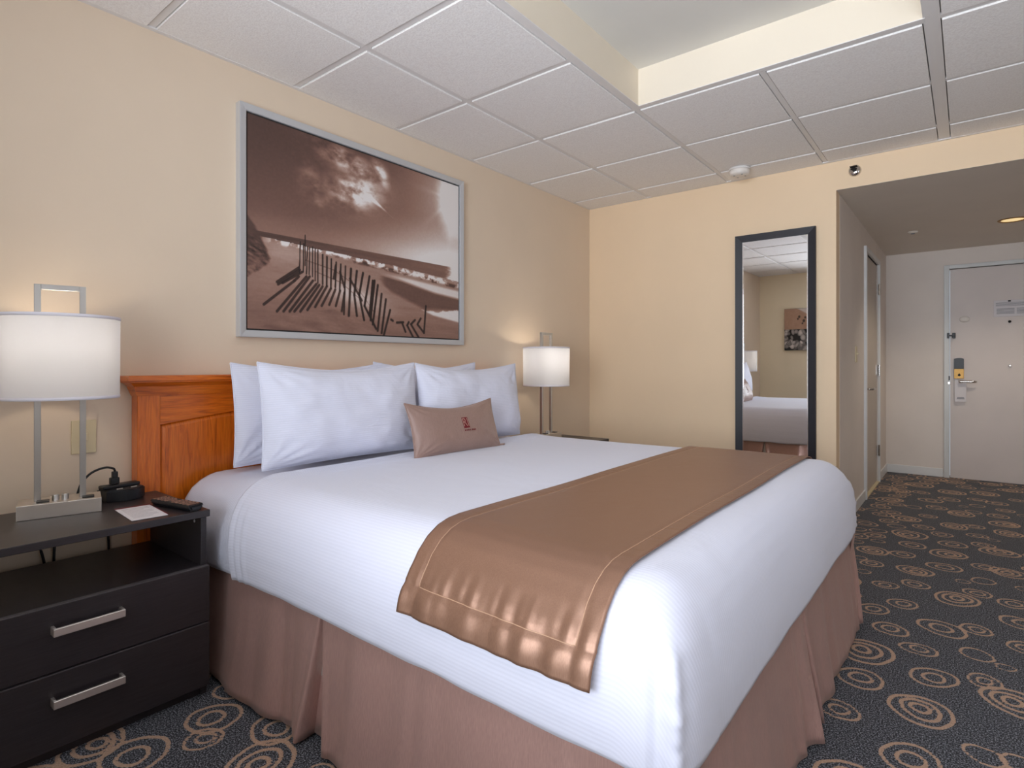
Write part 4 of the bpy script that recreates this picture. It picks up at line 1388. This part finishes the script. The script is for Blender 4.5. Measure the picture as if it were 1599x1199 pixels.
# ------------------------------------------------------------------ things on the near nightstand
hub = thing('charging_hub', 'black charging hub with two white ports near the oak headboard', 'charger', (.125, -3.395, TOP1), R(8))
bm = bmesh.new()
prof = [(-.045, -.062), (-.045, .062), (.02, .062)] + [(.02 + .032 * math.sin(PI * k / 12), .062 - .124 * k / 12) for k in range(1, 12)] + [(.02, -.062)]
add_prism(bm, prof, 0.003, .040, 'Z'); 
bmesh.ops.bevel(bm, geom=[e for e in bm.edges if all(q.co.z > .03 for q in e.verts)], offset=.004, segments=2, affect='EDGES')
obj('housing', bm, M['black'], hub)
bm = bmesh.new(); add_prism(bm, [(a_ * .9, b_ * .92) for a_, b_ in prof], 0, .003, 'Z'); obj('foot', bm, M['rubber'], hub)
bm = bmesh.new(); add_box(bm, (-.043, -.06, .040), (-.005, .06, .052), .004); obj('socket_block', bm, M['black'], hub)
for s in (-.018, .028): box('port', (.012, s - .009, .0395), (.018, s + .009, .0412), M['whiteplastic'], hub)
plg = thing('lamp_plug', 'black plug with a looping cord standing in the charging hub', 'plug', (.103, -3.415, TOP1 + .0525))
bm = bmesh.new(); add_box(bm, (-.011, -.014, 0), (.011, .014, .024), .004); add_box(bm, (-.008, -.008, .022), (.008, .010, .045), .004)
obj('plug_body', bm, M['rubber'], plg)
bm = bmesh.new()
add_tube(bm, smooth_pts([(0, .002, .044), (0, -.004, .056), (-.005, -.03, .061), (-.015, -.065, .046), (-.02, -.092, .012), (-.02, -.105, -.03), (-.03, -.115, -.046)], 8), .0038, 8)
obj('cord', bm, M['rubber'], plg, None, True)

cdn = thing('note_card', 'white printed card with a red edge lying before the hub', 'card', (.39, -3.425, TOP1))
cdn.rotation_euler = (0, 0, R(-4))
box('red_sheet', (-.112, -.05, 0), (.085, .052, .0012), M['redprint'], cdn)
box('card_sheet', (-.09, -.052, .0012), (.10, .046, .0024), M['paper'], cdn)
bm = bmesh.new()
for k in range(9): add_box(bm, (-.07 + k * .017, -.04, .0024), (-.066 + k * .017, .034 - .02 * (k % 3 == 2), .0027))
obj('printed_lines', bm, Mat('faint_print', srgb(186, 180, 186), .7).m, cdn)

rm = thing('remote_control', 'black remote control with many buttons beside the white card', 'remote', (.405, -3.328, TOP1), R(11))
bm = bmesh.new()
prof = [(-.020, 0.004), (-.014, 0), (.014, 0), (.020, .004), (.025, .017), (.023, .021), (-.023, .021), (-.025, .017)]
add_prism(bm, [(p[0], p[1]) for p in prof], -.108, .108, 'X')
bmesh.ops.bevel(bm, geom=[e for e in bm.edges if abs(abs(e.verts[0].co.x) - .108) < 1e-4 and abs(abs(e.verts[1].co.x) - .108) < 1e-4], offset=.006, segments=2, affect='EDGES')
body = obj('body', bm, M['black'], rm)
btm = None
for i in range(10):
    for j in range(4):
        if i in (4,) and j in (0, 3): continue
        if btm is None:
            b = box('button', (-.0055, -.0038, 0), (.0055, .0038, .0024), M['button'], rm, .001, 1); btm = b.data
        else:
            b = bpy.data.objects.new('button', btm); COL.objects.link(b); b.parent = rm
        b.location = (-.09 + i * .0195, -.0165 + j * .011, .0208)
# cords hanging behind the open shelf
def cord(label, pts):
    bm = bmesh.new(); add_tube(bm, smooth_pts(pts, 8), .0042, 8)
    return tag(obj('power_cord', bm, M['rubber'], None, None, True), label, 'cord', 'cords behind the near nightstand')
SHZ = TOP1 - .183 + .0045
cord('leftmost black cord behind the open shelf, slanting', [(.012, -3.66, .60), (.011, -3.64, .53), (.011, -3.60, .45), (.011, -3.58, .30), (.011, -3.58, .12)])
cord('middle black cord behind the open shelf, hanging straight', [(.010, -3.558, .60), (.010, -3.56, .5), (.010, -3.565, .4), (.010, -3.56, .12)])
cord('rightmost black cord behind the open shelf, near the headboard', [(.010, -3.42, .62), (.010, -3.415, .52), (.010, -3.405, .42), (.010, -3.41, .12)])
